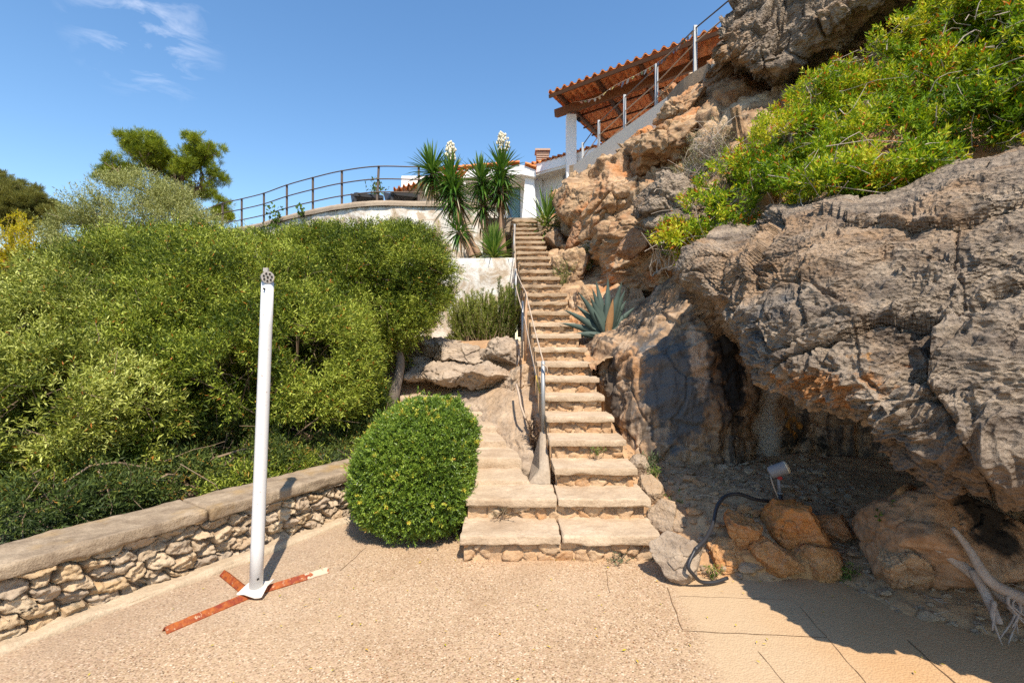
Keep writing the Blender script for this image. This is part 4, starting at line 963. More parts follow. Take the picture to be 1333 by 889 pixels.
# ------------------------------------------------------------------ yuccas, agave, rosemary
def blades(c, axis, n, ln, wd, g, droop=.5, lo=-.6, hi=1., seg=4):
    """sword leaves round a head; returns V,F,T"""
    axis = unit(np.array(axis, float)); s1 = unit(np.cross(axis, [.3, 1, .1])); s2 = np.cross(axis, s1)
    Vs, Fs, Ts, n0 = [], [], [], 0
    for i in range(n):
        f = (i+.5)/n; e = lo+(hi-lo)*f
        a = i*2.39996+g.normal()*.15
        rd = np.cos(a)*s1+np.sin(a)*s2
        D = unit(axis*math.sin(e*math.pi/2)+rd*math.cos(e*math.pi/2)+g.normal(size=3)*.06)
        L = ln*g.uniform(.8, 1.1)*(1 if e > -.3 else .85); w = wd*g.uniform(.8, 1.15)
        b = np.array(c)+axis*(f-.5)*ln*.55+rd*.03
        t = np.linspace(0, 1, seg+1)
        dr = droop*(1 if e < .3 else .35)*g.uniform(.5, 1.3)
        pts = b+D*(t*L)[:, None]+np.array([0, 0, -1])*(dr*L*t**2.2)[:, None]*.5
        sd = unit(np.cross(D, np.array([0, 0, 1.])+g.normal(size=3)*.1)); nr = np.cross(sd, D)
        ww = w*np.array([.7, 1., .85, .55, .04])[:seg+1] if seg == 4 else w*(1-t)
        for j in range(seg+1):
            Vs += [pts[j]-sd*ww[j]/2+nr*ww[j]*.22, pts[j], pts[j]+sd*ww[j]/2+nr*ww[j]*.22]
        for j in range(seg):
            q = n0+j*3; Fs += [(q, q+1, q+4, q+3), (q+1, q+2, q+5, q+4)]
        n0 += 3*(seg+1)
        tv = np.clip(.42+.25*e+g.normal()*.14, 0, .89)
        if e < lo+.22: tv = g.uniform(.93, 1)
        Ts += [tv]*(2*seg)
    return np.array(Vs), np.array(Fs), np.array(Ts)
def spike(c, h, r, g, root):
    mb = MB(); V0, F0 = ico(1)
    for i in range(130):
        t = g.random(); a = g.random()*6.28; rr = r*(math.sin(math.pi*(.12+.8*t))**.7)*g.uniform(.55, 1.2)
        q = np.array(c)+[rr*math.cos(a), rr*math.sin(a), h*t]
        mb.add(V0*np.array([.02, .02, .03])*g.uniform(.6, 1.3)+q, F0)
    mb.tube([np.array(c)-[0, 0, .15], np.array(c)+[0, 0, h]], [.02, .008], 6)
    mb.build('flower_spike', PETAL, root)
def yucca(label, base, stems, seed, group=None):
    g = np.random.default_rng(seed); root = thing('yucca', base, label, 'yucca', group)
    for (b, mids, head, ax, n, ln, fl) in stems:
        if mids is not None:
            mb = MB(); q = bez([b]+mids+[head], 16); mb.tube(q, np.linspace(.085, .055, 16)+.008*g.normal(size=16), 9); mb.build('trunk', YTRUNK, root, True)
        V, F, T = blades(head, ax, n, ln, .048, g, .6, -.8, .98)
        mk('leaf_head', V, F, YUCCA, root, {'tint': T})
        if fl: spike(np.array(head)+unit(np.array(ax))*fl[0], fl[1], fl[2], g, root)
B1 = P(624, 334, 10.2)
yucca('yucca clump with a leaning bare trunk and one white flower spike beside the terrace wall', B1, [
    (B1, [P(610, 308, 10.2)], P(592, 258, 10.2), (-.2, 0, 1), 150, .56, None), (P(592, 258, 10.2), [], P(588, 238, 10.2), (-.05, 0, 1), 150, .58, (.42, .42, .10)),
    (P(600, 275, 10.3), [P(580, 250, 10.4)], P(563, 226, 10.5), (-.25, 0, 1), 170, .58, None), (P(614, 334, 10.1), [P(606, 318, 10.1)], P(597, 302, 10.1), (-.4, 0, .9), 90, .42, None)], 51)
B2 = P(655, 330, 11.2)
yucca('tall straight yucca clump with a white flower spike nearest the house window', B2, [
    (B2, [P(653, 300, 11.2)], P(651, 250, 11.2), (0, 0, 1), 150, .6, None), (P(651, 250, 11.2), [], P(653, 226, 11.2), (.05, 0, 1), 150, .62, (.45, .48, .13)),
    (P(633, 330, 11.3), [P(631, 290, 11.3)], P(629, 268, 11.3), (-.05, 0, 1), 110, .55, None), (P(629, 268, 11.3), [], P(626, 238, 11.3), (-.1, 0, 1), 150, .58, None)], 52)
g = np.random.default_rng(53)
V, F, T = blades(P(643, 329, 9.9), (0, -.1, 1), 120, .52, .045, g, .5, .05, 1.)
tag(mk('yucca', V, F, YUCCA, None, {'tint': np.clip(T+.12, 0, .9)}), 'low stemless yucca rosette on top of the planter wall by the railing', 'yucca')
V, F, T = blades(P(711, 292, 11.2), (.15, -.25, 1), 60, .75, .05, g, .45, -.35, 1.)
tag(mk('yucca', V, F, YUCCA, None, {'tint': np.clip(T+.05, 0, .9)}), 'spiky yucca rosette at the head of the stairs by the golden block', 'yucca')

def agave():
    g = np.random.default_rng(60); c = P(790, 438, 6.6); root = thing('agave', c, 'large blue green agave with thick upright leaves on the ledge right of the stairs', 'agave')
    spec = [(-48, .55, .78), (-28, .75, .85), (-20, .6, .70), (-8, .9, .92), (2, .95, .93), (13, .9, .90), (24, .85, .68), (36, .7, .66), (-62, .5, .70), (62, .5, .75), (74, .45, .6), (-74, .5, .5), (6, .6, .6), (-14, .4, .8), (50, .3, .6), (18, .5, .8), (-36, .5, .7)]
    mb = MB(); dry = MB()
    for i, (an, fw, ln) in enumerate(spec):
        a = R(an); yo = -.25+.5*g.random() if i != 12 else -.3
        D = unit(np.array([math.sin(a), yo*(.6 if abs(an) < 50 else .3), math.cos(a)]))
        t = np.linspace(0, 1, 9); L = ln*.9
        sd = unit(np.cross(D, [0, 1, 0])) if True else 0
        fr = np.cross(sd, D); 
        w = .092*np.array([.75, .85, 1., 1.05, 1., .85, .62, .35, .03])
        bend = np.array([math.sin(a)*.25, 0, -abs(math.sin(a))*.35])
        V = []
        for j in range(9):
            q = c+D*t[j]*L+bend*L*t[j]**2*.5+np.array([0, 0, -.02])
            ww = w[j]; th = .028*(1-t[j])+.004
            V += [q-sd*ww/2-fr*ww*.22, q-fr*th*.2, q+sd*ww/2-fr*ww*.22, q+fr*th+fr*ww*.1]
        F = [(j*4+k_, j*4+(k_+1) % 4, (j+1)*4+(k_+1) % 4, (j+1)*4+k_) for j in range(8) for k_ in range(4)]
        (dry if i == 12 else mb).add(V, np.array(F))
    mb.build('leaves', AGAVE, root, True); dry.build('dry_leaf', DRYLEAF, root, True)
agave()

def rosemary():
    g = np.random.default_rng(62); c = P(630, 446, 8.6); root = thing('rosemary_bush', c, 'upright rosemary bush in front of the peeling white planter wall', 'shrub')
    V_, T_ = [], []; mb = MB()
    for i in range(420):
        u = g.uniform(-1, 1); b = c+np.array([u*.42, g.uniform(-.35, .5), .0])
        pxu = 628+u*46+g.normal()*5; h = 372+abs(u+.1)*22+g.uniform(0, 55)-(26 if u > .55 else 0)
        top = P(pxu, h, b[1]+g.normal()*.1); b[2] = 1.58
        pts = limb(mb, b, top, .006, .002, g, 3, 6, .12)
        L = np.linalg.norm(pts[-1]-pts[0]); m = int(L/.009); Q = bez(pts, m)[int(m*.15):]; m = len(Q); dr = unit(np.gradient(Q, axis=0))
        for rep in range(3):
            D = unit(dr*.75+g.normal(size=(m, 3))*.55)
            V_.append(leaves(Q, D, g.uniform(.028, .055, m), np.full(m, .009), g.normal(size=(m, 3)))); T_.append(np.clip(.25+.4*np.linspace(0, 1, m)+g.normal(size=m)*.15+g.normal()*.12-(.25 if u > .55 else 0), 0, 1))
    leafmesh('foliage', np.concatenate(V_), np.concatenate(T_), ROSEM, root); mb.build('branches', TWIG_D, root)
rosemary()

def tuft(name, label, base, h, r, n, mat, seed, cat='plant', ll=.03, lw=.008, tint=.5, stems=10, group=None):
    g = np.random.default_rng(seed); V_, T_ = [], []; mb = MB(); base = np.array(base, float)
    for i in range(stems):
        top = base+np.array([g.normal()*r, g.normal()*r, h*g.uniform(.55, 1)]); pts = limb(mb, base+g.normal(size=3)*[r*.3, r*.3, 0], top, .0035, .0015, g, 3, 5, .2)
        m = max(6, n//stems); Q = bez(pts, m+2)[2:]; D = unit(np.gradient(Q, axis=0)*0+np.array([0, 0, .4])+g.normal(size=(m, 3))*.7)
        V_.append(leaves(Q, D, g.uniform(.6, 1.2, m)*ll, np.full(m, lw), g.normal(size=(m, 3))+[0, -.5, .6])); T_.append(np.clip(tint+g.normal(size=m)*.2, 0, 1))
    root = thing(name, base, label, cat, group)
    leafmesh('foliage', np.concatenate(V_), np.concatenate(T_), mat, root); mb.build('stems', TWIG_D, root)
tuft('small_shrub', 'upright feathery green tuft on the pale rock beside the upper steps', P(765, 352, 8.7), .5, .06, 900, WEED, 71, ll=.045, lw=.008, stems=14)
tuft('small_shrub', 'olive green tufts growing on the pale rock next to the steps', P(733, 372, 8.6), .5, .14, 800, WEED, 72, ll=.04, lw=.007, tint=.6, stems=16)
tuft('leafy_weed', 'fresh green leafy weed at the left foot of the cracked ochre boulder', P(1157, 692, 3.15), .2, .05, 160, WEED, 73, ll=.03, lw=.02, tint=.35, stems=12)
tuft('weed', 'yellow green weed at the right foot of the orange boulders', P(1100, 756, 3.28), .13, .05, 220, WEED, 74, ll=.035, lw=.006, tint=.6, stems=14)
tuft('weed', 'small weed growing under the hose loop on the paving', P(927, 752, 3.3), .09, .035, 160, WEED, 75, ll=.025, lw=.006, tint=.65, stems=10)
tuft('weed', 'green weed in the riser of the lowest step', P(805, 731, 3.56), .08, .06, 200, GREYCOVER, 76, ll=.025, lw=.005, stems=12)
tuft('weed', 'green weed tuft behind the stones edging the steps', P(850, 622, 4.5), .1, .07, 260, WEED, 77, ll=.04, lw=.008, stems=12)
tuft('weed', 'bluish weed leaning over the dirt beside the first narrow step', P(845, 612, 4.75), .16, .08, 240, GREYCOVER, 78, ll=.05, lw=.012, stems=10)
tuft('weed', 'low green weed on the dirt below the cave wall', P(935, 640, 4.4), .1, .12, 300, GREYCOVER, 79, ll=.03, lw=.008, stems=16)
tuft('weed', 'low weed between edging stones and black hose', P(885, 660, 4.1), .1, .08, 260, WEED, 80, ll=.03, lw=.007, stems=12)
tuft('weed', 'weed growing in the shady corner of the first narrow riser', P(776, 592, 4.45), .07, .05, 140, WEED, 81, ll=.025, lw=.007, stems=8)
tuft('weed', 'dry weed sprig in the second wide riser', P(650, 674, 3.86), .10, .09, 90, DRYSHRUB, 82, ll=.03, lw=.006, tint=.1, stems=12)
tuft('vine', 'climbing green leaves showing above the terrace wall by the railing', P(358, 300, 14.0), .75, .12, 90, WEED, 83, ll=.12, lw=.08, tint=.3, stems=9)
tuft('vine', 'single leafy shoot above the terrace wall between two railing posts', P(394, 285, 13.6), .35, .08, 30, WEED, 84, ll=.12, lw=.08, tint=.3, stems=5)
tuft('potted_plant', 'green leafy plant behind the two dark loungers', P(485, 264, 15.5), .75, .22, 160, WEED, 85, ll=.16, lw=.05, tint=.3, stems=14)
tuft('yellow_weed', 'yellow green leafy weed at the top step by the yucca', P(708, 296, 11.0), .3, .08, 120, WEED, 87, ll=.07, lw=.04, tint=.95, stems=10)
# palm-like seedling and grey ground cover in the shade behind the wall
g = np.random.default_rng(66)
V, F, T = blades(P(62, 598, 3.75), (.1, -.7, .4), 70, .17, .008, g, .3, .0, 1.)
tag(mk('dwarf_palm', V, F, WEED, None, {'tint': np.clip(T+.25, 0, 1)}), 'small fan of thin yellow green blades in the hedge above the low wall', 'plant')
pp, nn = crown_pts([blob(60, 683, 3.5, .28, .2, .09), blob(15, 695, 3.3, .25, .2, .08), blob(430, 604, 5.0, .2, .18, .08), blob(340, 622, 4.7, .18, .16, .07)], 1000, g, shell=.6, seed=4)
V, T = sprigs(pp, nn, g, k=9, L=.06, ll=.03, lw=.009, up=.6)
tag(leafmesh('ground_cover', V, T, GREYCOVER, None), 'grey green low ground cover behind the low wall', 'ground cover', None, 'stuff')
# dead plant against the stair flank
mb = MB()
for i in range(9):
    a = P(692+g.normal()*4, 592, 5.25); t_ = a+np.array([g.normal()*.07, g.normal()*.04, g.uniform(.3, .55)]); pts = limb(mb, a, t_, .008, .004, g, 5, 8, .1)
    Q = bez(pts, 20)
    for q in Q[3:]:
        for r_ in range(2): mb.tube([q, q+unit(np.array([g.normal(), g.normal()*.5, .7]))*g.uniform(.03, .06)], [.004, .0015], 3)
tag(mb.build('dead_plant', DEADPL), 'dead dark brown spiky plant at the stair flank near the lowest rail post', 'plant')

# ------------------------------------------------------------------ white pole on rusty cross foot
A = P(333, 772, 3.12); A[2] = 0.0; Btop = P(348.5, 368, 3.14)
pole = thing('parasol_stand', (A[0], A[1], 0), 'tall white metal pole on a rusty cross foot standing on the paving', 'parasol stand')
mb = MB(); q = np.linspace(0, 1, 8)[:, None]; q = A+[0, 0, .02]+(Btop-A-[0, 0, .02])*q; mb.tube(q, np.linspace(.040, .037, 8), 28); mb.build('pole', PWHITE, pole, True)
mb = MB(); mb.tube([Btop-[0, 0, .002], Btop+[0, 0, .012]], .036, 20); mb.tube([Btop+[-.025, .03, .037], Btop+[.02, -.04, .03]], [.034, .038], 22); mb.box(Btop+[-.03, .0, .07], Btop+[.0, .02, .095])
cap = mb.build('top_fitting', OLD_CAP, pole, False)
mb = MB(); cdir = unit(np.array([.045, -.07, -.007])); cc = Btop+[.0205, -.041, .0298]; s1 = unit(np.cross(cdir, [0, 0, 1])); s2 = np.cross(s1, cdir)
for i in range(7):
    a = i*.8976+.3; mb.tube([cc+(s1*math.cos(a)+s2*math.sin(a))*.0235-cdir*.002, cc+(s1*math.cos(a)+s2*math.sin(a))*.0235+cdir*.003], .0068, 5)
mb.tube([cc-cdir*.002, cc+cdir*.003], .007, 10)
par(mb.build('recess', DARKHOLE), pole)
for q_ in ((344.5, 376, 3.10), (336.5, 753, 3.083)): mb = MB(); mb.tube([P(*q_), P(*q_)-[0, .012, 0]], .006, 8); mb.build('bolt_hole', DARKHOLE, pole)
def angle_arm(a, b, w=.055):
    mb = MB(); a = np.r_[gp(*a), 0]; b = np.r_[gp(*b), 0]; dd = unit(b-a); sd = np.cross([0, 0, 1], dd)
    for (o1, o2) in ((np.array([0, 0, .035]), sd*w/2+[0, 0, .007]), (np.array([0, 0, .035]), -sd*w/2+[0, 0, .007])):
        n = 24; t = np.linspace(0, 1, n)[:, None]; L = a+(b-a)*t
        jj = .0025*fbm(L*30, 2, 4)[:, None]
        V = np.concatenate([L+o1+[0, 0, 1]*jj, L+o2, L+o2-[0, 0, .006], L+o1-[0, 0, .006]+[0, 0, 1]*jj]); i = np.arange(n-1)
        mb.add(V, [np.concatenate([np.stack([i+k*n, i+1+k*n, i+1+((k+1) % 4)*n, i+((k+1) % 4)*n], 1) for k in range(4)]), np.array([[0, n, 2*n, 3*n], [n-1, 4*n-1, 3*n-1, 2*n-1]])])
    mb.build('foot_arm', RUST, pole)
angle_arm((214, 824), (326, 776)); angle_arm((342, 770), (427, 744)); angle_arm((292, 748), (324, 774), .06)
V, F = rbox((A[0]-.075, A[1]-.09, .036), (A[0]+.085, A[1]+.075, .046), res=.012, rad=.004, amp=.002, seed=3)
k_ = np.clip(-(V[:, 1]-A[1]+.02)/.07, 0, 1)*np.clip((V[:, 0]-A[0]+.03)/.1, 0, 1); V[:, 2] -= .03*k_
k_ = np.clip((V[:, 0]-A[0]-.04)/.05, 0, 1); V[:, 2] += .02*k_
mk('base_plate', V, F, plain('chipped_white_plate', (.66, .6, .52), .6, .3, 0, .25), pole, None, True)

# ------------------------------------------------------------------ stair hand rail
rail = thing('stair_railing', (.3, 5.0, .9), 'improvised rope handrail on steel and wood posts up the left side of the stairs', 'railing')
def post_px(px, ytop, ybot, d, r, mat, name='post', lean=0, k=12):
    mb = MB(); mb.tube([P(px, ybot, d), P(px+lean, ytop, d)], r, k); return mb.build(name, mat, rail, True)
post_px(707, 470, 568, 4.95, .021, GALV, lean=0)
post_px(683.5, 380, 470, 6.55, .021, POSTWOOD, lean=1.5, k=6); post_px(679.5, 392, 466, 6.75, .014, GALV, lean=1)
post_px(671.5, 350, 405, 8.4, .02, GALV); post_px(668, 292, 352, 10.4, .022, GALV, lean=2); 
mb = MB()
def sag(pts, k, n=9):
    o = []
    for a, b in zip(pts[:-1], pts[1:]):
        t = np.linspace(0, 1, n)[:, None]; o.append(np.array(a)+(np.array(b)-np.array(a))*t-np.array([0, 0, 1])*k*np.linalg.norm(np.array(b)-np.array(a))*4*t*(1-t))
    return np.concatenate([q_[:-1] for q_ in o[:-1]]+[o[-1]])
mb.tube(sag([P(707.5, 472, 4.95), P(684.5, 380, 6.55), P(671.5, 352, 8.4), P(669.5, 294, 10.4)], .012), .0085, 6)
mb.tube(sag([P(703, 512, 5.0), P(682, 410, 6.6), P(671.5, 372, 8.4), P(669, 318, 10.4)], .015), .008, 6)
mb.tube([P(706, 474, 4.9), P(712, 478, 4.88), P(713, 487, 4.88)], .008, 5)
mb.build('rope', ROPE, rail, True)
mb = MB(); mb.tube([P(703, 512, 5.0), P(698, 489, 5.2)], .009, 6); mb.build('yellow_rope', YELLOW_ROPE, rail, True)
for pts_, r_, lab in (([P(668, 446, 7.1), P(670, 460, 6.9), P(668, 474, 6.8)], .012, 'short pale pipe hanging over the ledge rock below the rosemary'), ([P(675, 448, 7.0), P(676, 462, 6.8), P(673, 476, 6.7)], .012, 'short pale pipe nearest the wood rail post'),
    ([P(672, 500, 5.9), P(676, 515, 5.6), P(678, 528, 5.5), P(684, 545, 5.4)], .013, 'longer brown striped pipe beside the smooth sloping rock')):
    mb = MB(); mb.tube(bez(pts_, 14), r_, 6); tag(mb.build('irrigation_pipe', ROPE, None, True), lab, 'pipe')

# ------------------------------------------------------------------ planter wall and soil, terrace wall with railing
V, F = rbox((-2.6, 9.5, 1.2), (.06, 9.78, 3.22), res=.06, rad=.02, amp=.012, seed=4, nf=3.); tag(mk('planter_wall', V, F, WHITEWASH, None, None, True), 'low peeling white retaining wall behind the rosemary', 'wall')
mb = MB(); mb.box((-6, 9.79, 1), (.0, 13.0, 3.14)); struct(mb.build('planter_soil', SOIL))
TW = [(-30, 26), (-15.5, 20.5), (-9.6, 16.2), (-8.62, 15.6), (-7.63, 15.0), (-6.56, 14.2), (-5.54, 13.55), (-4.54, 13.0), (-3.5, 12.66), (-2.43, 12.7), (-1.3, 12.75), (-.25, 12.85)]
tw = bez([(x, y, 0) for x, y in TW], 110); tn = unit(np.cross(np.gradient(tw, axis=0), [0, 0, 1]))
terr = thing('terrace_wall', (-4, 12.8, 2), 'curved whitewashed retaining wall of the sun terrace above the hedge', 'wall')
def wallstrip(off0, off1, z0, z1, res):
    zz = np.linspace(z0, z1, max(3, int((z1-z0)/res)))
    A_ = [tw+tn*off0+[0, 0, z] for z in zz]; top_ = [tw+tn*(off0+(off1-off0)*k)+[0, 0, z1] for k in (.25, .5, .75, 1)]; bk = [tw+tn*off1+[0, 0, z1-.5]]
    return np.stack(A_+top_+bk, 1)
ctr = np.array([-4, 0, 3.])
for nm, o0, o1, z0, z1, m, am in (('wall_face', 0., -.4, 1.0, 5.1, WHITEWASH, .03), ('coping', .05, -.5, 5.08, 5.21, CONCRETE, .018)):
    G = wallstrip(o0, o1, z0, z1, .08); nrm, fl = gnormal(G, ctr); v = G.reshape(-1, 3)
    v = v+nrm.reshape(-1, 3)*(am*fbm(v*3, 4, 2))[:, None]; mk(nm, v, gridF(G.shape[0], G.shape[1], fl), m, terr, None, True)
mb = MB(); nt_ = len(tw); i = np.arange(nt_-1)
V = np.concatenate([tw-tn*.35+[0, 0, 5.17], tw*[1, 0, 0]+[0, 40, 5.17]]); struct(mk('terrace', V, np.stack([i, i+1, i+1+nt_, i+nt_], 1), CONCRETE))
tr = thing('terrace_railing', (-4, 12.9, 5.2), 'brown steel railing with three rails curving along the terrace wall', 'railing')
posts = [P(287, 300, 16.2), P(312, 296, 15.7), P(341, 290, 15.1), P(371, 282, 14.3), P(405, 274, 13.65), P(443, 267, 13.1), P(489, 262, 12.76), P(544, 263, 12.8), P(266, 304, 17)]
for p_ in posts:
    m2 = MB(); lean = .05 if abs(p_[0]+3.5) < .1 else 0
    m2.beam((p_[0], p_[1]+.12, 5.2), (p_[0]+lean, p_[1]+.12, 6.2), .055, .03, (0, 1, 0)); m2.build('post', BROWN_STEEL, tr)
rp = bez([(p_[0], p_[1]+.12, 0) for p_ in [P(230, 310, 19.0), posts[8]]+posts[:8]]+[(-1.3, 12.95, 0)], 70)
for h in (.97, .64, .3):
    m2 = MB(); m2.tube(rp+[0, -.03, 5.2+h], .016, 6); m2.build('rail', BROWN_STEEL, tr, True)

# loungers on the terrace
def lounger(x, y, yaw, label):
    root = thing('sun_lounger', (x, y, 5.2), label, 'sun lounger', 'dark sun loungers on the terrace'); c, s_ = math.cos(yaw), math.sin(yaw)
    def tf(v): v = np.array(v, float).reshape(-1, 3); return np.stack([x+c*v[:, 0]-s_*v[:, 1], y+s_*v[:, 0]+c*v[:, 1], 5.18+v[:, 2]], 1)
    def add(name, fn):
        m = MB(); fn(m); m.V = [tf(v) for v in m.V]; return m.build(name, LOUNGER, root)
    add('frame', lambda m: (m.beam((-.35, -.9, .3), (-.35, .9, .3), .06, .09), m.beam((.35, -.9, .3), (.35, .9, .3), .06, .09), m.beam((-.35, -.9, .3), (.35, -.9, .3), .06, .09), m.beam((-.35, .9, .3), (.35, .9, .3), .06, .09)))
    for i in (-.35, .35):
        for j in (-.85, .85): add('leg', lambda m, i=i, j=j: m.beam((i, j, 0), (i, j, .3), .07, .07, (0, 1, 0)))
    add('seat', lambda m: [m.beam((-.33, yy, .35), (.33, yy, .35), .085, .02) for yy in np.arange(-.85, .2, .1)])
    add('backrest', lambda m: ([m.beam((-.33, .25+k*.07, .36+k*.052), (.33, .25+k*.07, .36+k*.052), .084, .022, (0, -.6, .8)) for k in range(9)], m.beam((-.34, .22, .33), (-.34, .85, .80), .03, .03), m.beam((.34, .22, .33), (.34, .85, .80), .03, .03)))
lounger(-4.15, 13.95, .38, 'dark wicker sun lounger with raised back behind the railing, nearer the open sky'); lounger(-3.15, 13.85, .38, 'dark wicker sun lounger with raised back in front of the small tiled roof')

# ------------------------------------------------------------------ tiled roofs
def tile_sheet(A, B, back, tilew=.22, course=.36, th=.03, amp=.055):
    """A,B eave corners, back vector up the slope -> V,F,cell of a barrel-tile sheet with thickness"""
    A, B, back = (np.array(a, float) for a in (A, B, back)); L = np.linalg.norm(B-A); S = np.linalg.norm(back)
    U = (B-A)/L; Bk = back/S; N = unit(np.cross(U, Bk)); N = N if N[2] > 0 else -N
    nu = int(L/tilew)*8+1; nc = int(S/course); nv = nc*3+1
    u = np.linspace(0, L, nu); out = []
    vs = []; 
    for c in range(nc): vs += [(c*course, .018), (c*course+course*.5, .008), ((c+1)*course-.002, 0.)]
    ph = u/tilew*2*math.pi; prof = amp*np.sign(np.sin(ph))*np.abs(np.sin(ph))**.75*np.where(np.sin(ph) > 0, 1, .55)
    G = np.stack([A+U*u[:, None]+Bk*v+N*(prof+h)[:, None] for v, h in vs], 1)
    G2 = G-N*th
    n = G.shape[0]*G.shape[1]; f = gridF(*G.shape[:2])
    idx = np.arange(n).reshape(G.shape[:2]); e = idx[:, 0]; ed = np.stack([e[:-1], e[1:], e[1:]+n, e[:-1]+n], 1)
    e2 = idx[0]; ed2 = np.stack([e2[:-1], e2[1:], e2[1:]+n, e2[:-1]+n], 1); e3 = idx[-1]; ed3 = np.stack([e3[:-1], e3[1:], e3[1:]+n, e3[:-1]+n], 1)
    ce = hsh((np.floor(ph/math.pi)[:, None]+0*np.arange(len(vs))).astype(np.int64).ravel(), np.tile(np.arange(len(vs))//3, nu), np.zeros(n, np.int64), 3)
    return np.concatenate([G.reshape(-1, 3), G2.reshape(-1, 3)]), [np.concatenate([f, f[:, ::-1]+n, ed, ed2, ed3])], np.r_[ce, ce], U, Bk, N, L, S
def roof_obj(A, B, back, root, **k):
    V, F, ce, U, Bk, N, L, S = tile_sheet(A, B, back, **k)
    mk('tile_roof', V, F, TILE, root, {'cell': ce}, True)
    return U, Bk, N, L, S
perg = thing('pergola', P(748, 233, 15.5), 'open terrace pergola with terracotta tile roof and white pillar above the cliff', 'pergola')
EA = P(714, 121, 14.2); EB = P(960, 27, 11.0); EB[2] = EA[2]
BKV = P(790, 192, 21.8)-EA
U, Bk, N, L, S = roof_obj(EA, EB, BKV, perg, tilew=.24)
EBx = EB
mb = MB(); mb.beam(EA-N*.10+Bk*.03, EB-N*.10+Bk*.03, .05, .09, N); mb.build('fascia_board', WOOD_D, perg)
for k in range(5):
    m2 = MB(); o0 = EA+U*(.3+k*1.25)-N*.13; m2.beam(o0+Bk*.06, o0+Bk*(S-.3), .09, .11, N); m2.build('rafter', WOOD_D, perg)
for vv in (2.6, 4.1, 5.4, 6.6):
    m2 = MB(); m2.beam(EA+Bk*vv-N*.095, EB+Bk*vv-N*.095, .05, .05, N); m2.build('purlin', WOOD_D, perg)
vb = .95; m2 = MB(); m2.beam(EA+Bk*vb-N*.32-U*.12, EB+Bk*vb-N*.32, .17, .22, N); m2.build('main_beam', WOOD, perg)
pt = EA+Bk*vb-N*.43+U*.42
mb = MB(); V, F = rbox((pt[0]-.15, pt[1]-.13, 6.2), (pt[0]+.15, pt[1]+.17, pt[2]-.1), res=.15, rad=.012, amp=.002); mk('pillar', V, F, WHITE_WALL, perg, None, True)
m2 = MB(); m2.tube([pt+[-.03, 0, -.12], pt+[-.03, 0, .1]], .03, 8); m2.build('bracket', GALV, perg)
mb = MB(); lq = pt+[.21, -.05, -.22]; mb.tube([lq, lq+[.02, -.06, -.08]], [.06, .045], 10); mb.build('wall_lamp', BLACKP, perg)

# cable railing on the cliff edge
cr_ = thing('cable_railing', P(813, 181, 11.6), 'steel post and cable railing climbing along the cliff edge', 'railing')
cp = [(758.5, 186, 238, 13.6, GALV), (779.5, 157, 209, 13.0, GALV), (813, 124, 181, 11.6, GALV), (854.5, 84, 149, 10.2, GALV), (905, 34, 92, 8.9, GALV)]
tops = []
for x, a, b, d, m in cp:
    m2 = MB(); m2.beam(P(x, b+6, d), P(x, a, d), .06, .05, (0, 1, 0)); m2.build('post', m, cr_); tops.append((P(x, a, d), P(x, b, d)))
tops.append((P(965, -16, 7.9), P(965, 40, 7.9))); tops.append((P(1010, -60, 7.2), P(1010, 0, 7.2)))
for fr in (.06, .38, .7):
    m2 = MB()
    for i in range(len(tops)-1):
        a = tops[i][0]*(1-fr)+tops[i][1]*fr; b = tops[i+1][0]*(1-fr)+tops[i+1][1]*fr
        if i >= 4 and fr > .5: continue
        m2.tube([a, b], .0135, 5)
    m2.build('cable', CABLE if fr < .3 else ROPE, cr_)
# prayer flag string
FLC = [plain('faded_flag_'+n, c, .9, .1, 0, .15) for n, c in (('yellow', (.46, .36, .12)), ('blue', (.2, .2, .28)), ('white', (.5, .42, .34)), ('pink', (.42, .25, .2)), ('green', (.27, .28, .15)))]
fl = thing('flag_string', P(790, 120, 12.4), 'string of small faded cloth flags hanging along the pergola beam', 'flags')
fpts = bez([pt+[.0, -.25, .18], P(775, 128, 13.2), P(800, 112, 12.6), P(830, 97, 11.6), P(856, 82, 10.15), P(880, 62, 9.6), P(904, 40, 8.85)], 60)
m2 = MB(); m2.tube(fpts, .006, 5); m2.build('cord', ROPE, fl)
g = np.random.default_rng(90)
for i in range(3, 59, 2):
    a, b = fpts[i], fpts[min(59, i+1)]; dn = np.array([g.normal()*.03, g.normal()*.04, -g.uniform(.03, .085)])
    V = np.array([a, (a+b)/2+g.normal(size=3)*.01, b, b+dn*g.uniform(.5, 1), (a+b)/2+dn*1.1+[0, .03, 0], a+dn]); mk('flag', np.concatenate([V, V+[0, .004, 0]]), np.array([(0, 1, 4, 5), (1, 2, 3, 4), (6, 11, 10, 7), (7, 10, 9, 8)]), FLC[g.integers(5)], fl)

# second small tiled roof behind the loungers
p2 = thing('pergola', P(540, 262, 15), 'small tiled roof shelter behind the dark loungers, half hidden by the yucca', 'pergola')
A2 = P(512, 246.5, 16); B2_ = P(610, 224, 14.2); B2_[2] = A2[2]
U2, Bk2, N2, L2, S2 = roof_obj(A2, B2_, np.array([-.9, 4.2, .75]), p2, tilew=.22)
for k in range(5):
    m2 = MB(); o0 = A2+U2*(.15+k*.6)-N2*.1; m2.beam(o0, o0+Bk2*S2, .08, .1, N2); m2.build('rafter', WOOD, p2)
m2 = MB(); m2.beam(A2+Bk2*1.3-N2*.22, B2_+Bk2*1.3-N2*.22, .1, .14, N2); m2.build('beam', WHITE_WALL, p2)
for k in (.3, 2.2): 
    m2 = MB(); q = A2+Bk2*1.3-N2*.3+U2*k; m2.beam((q[0], q[1], 5.17), q, .12, .12, (0, 1, 0)); m2.build('post', WHITE_WALL, p2)

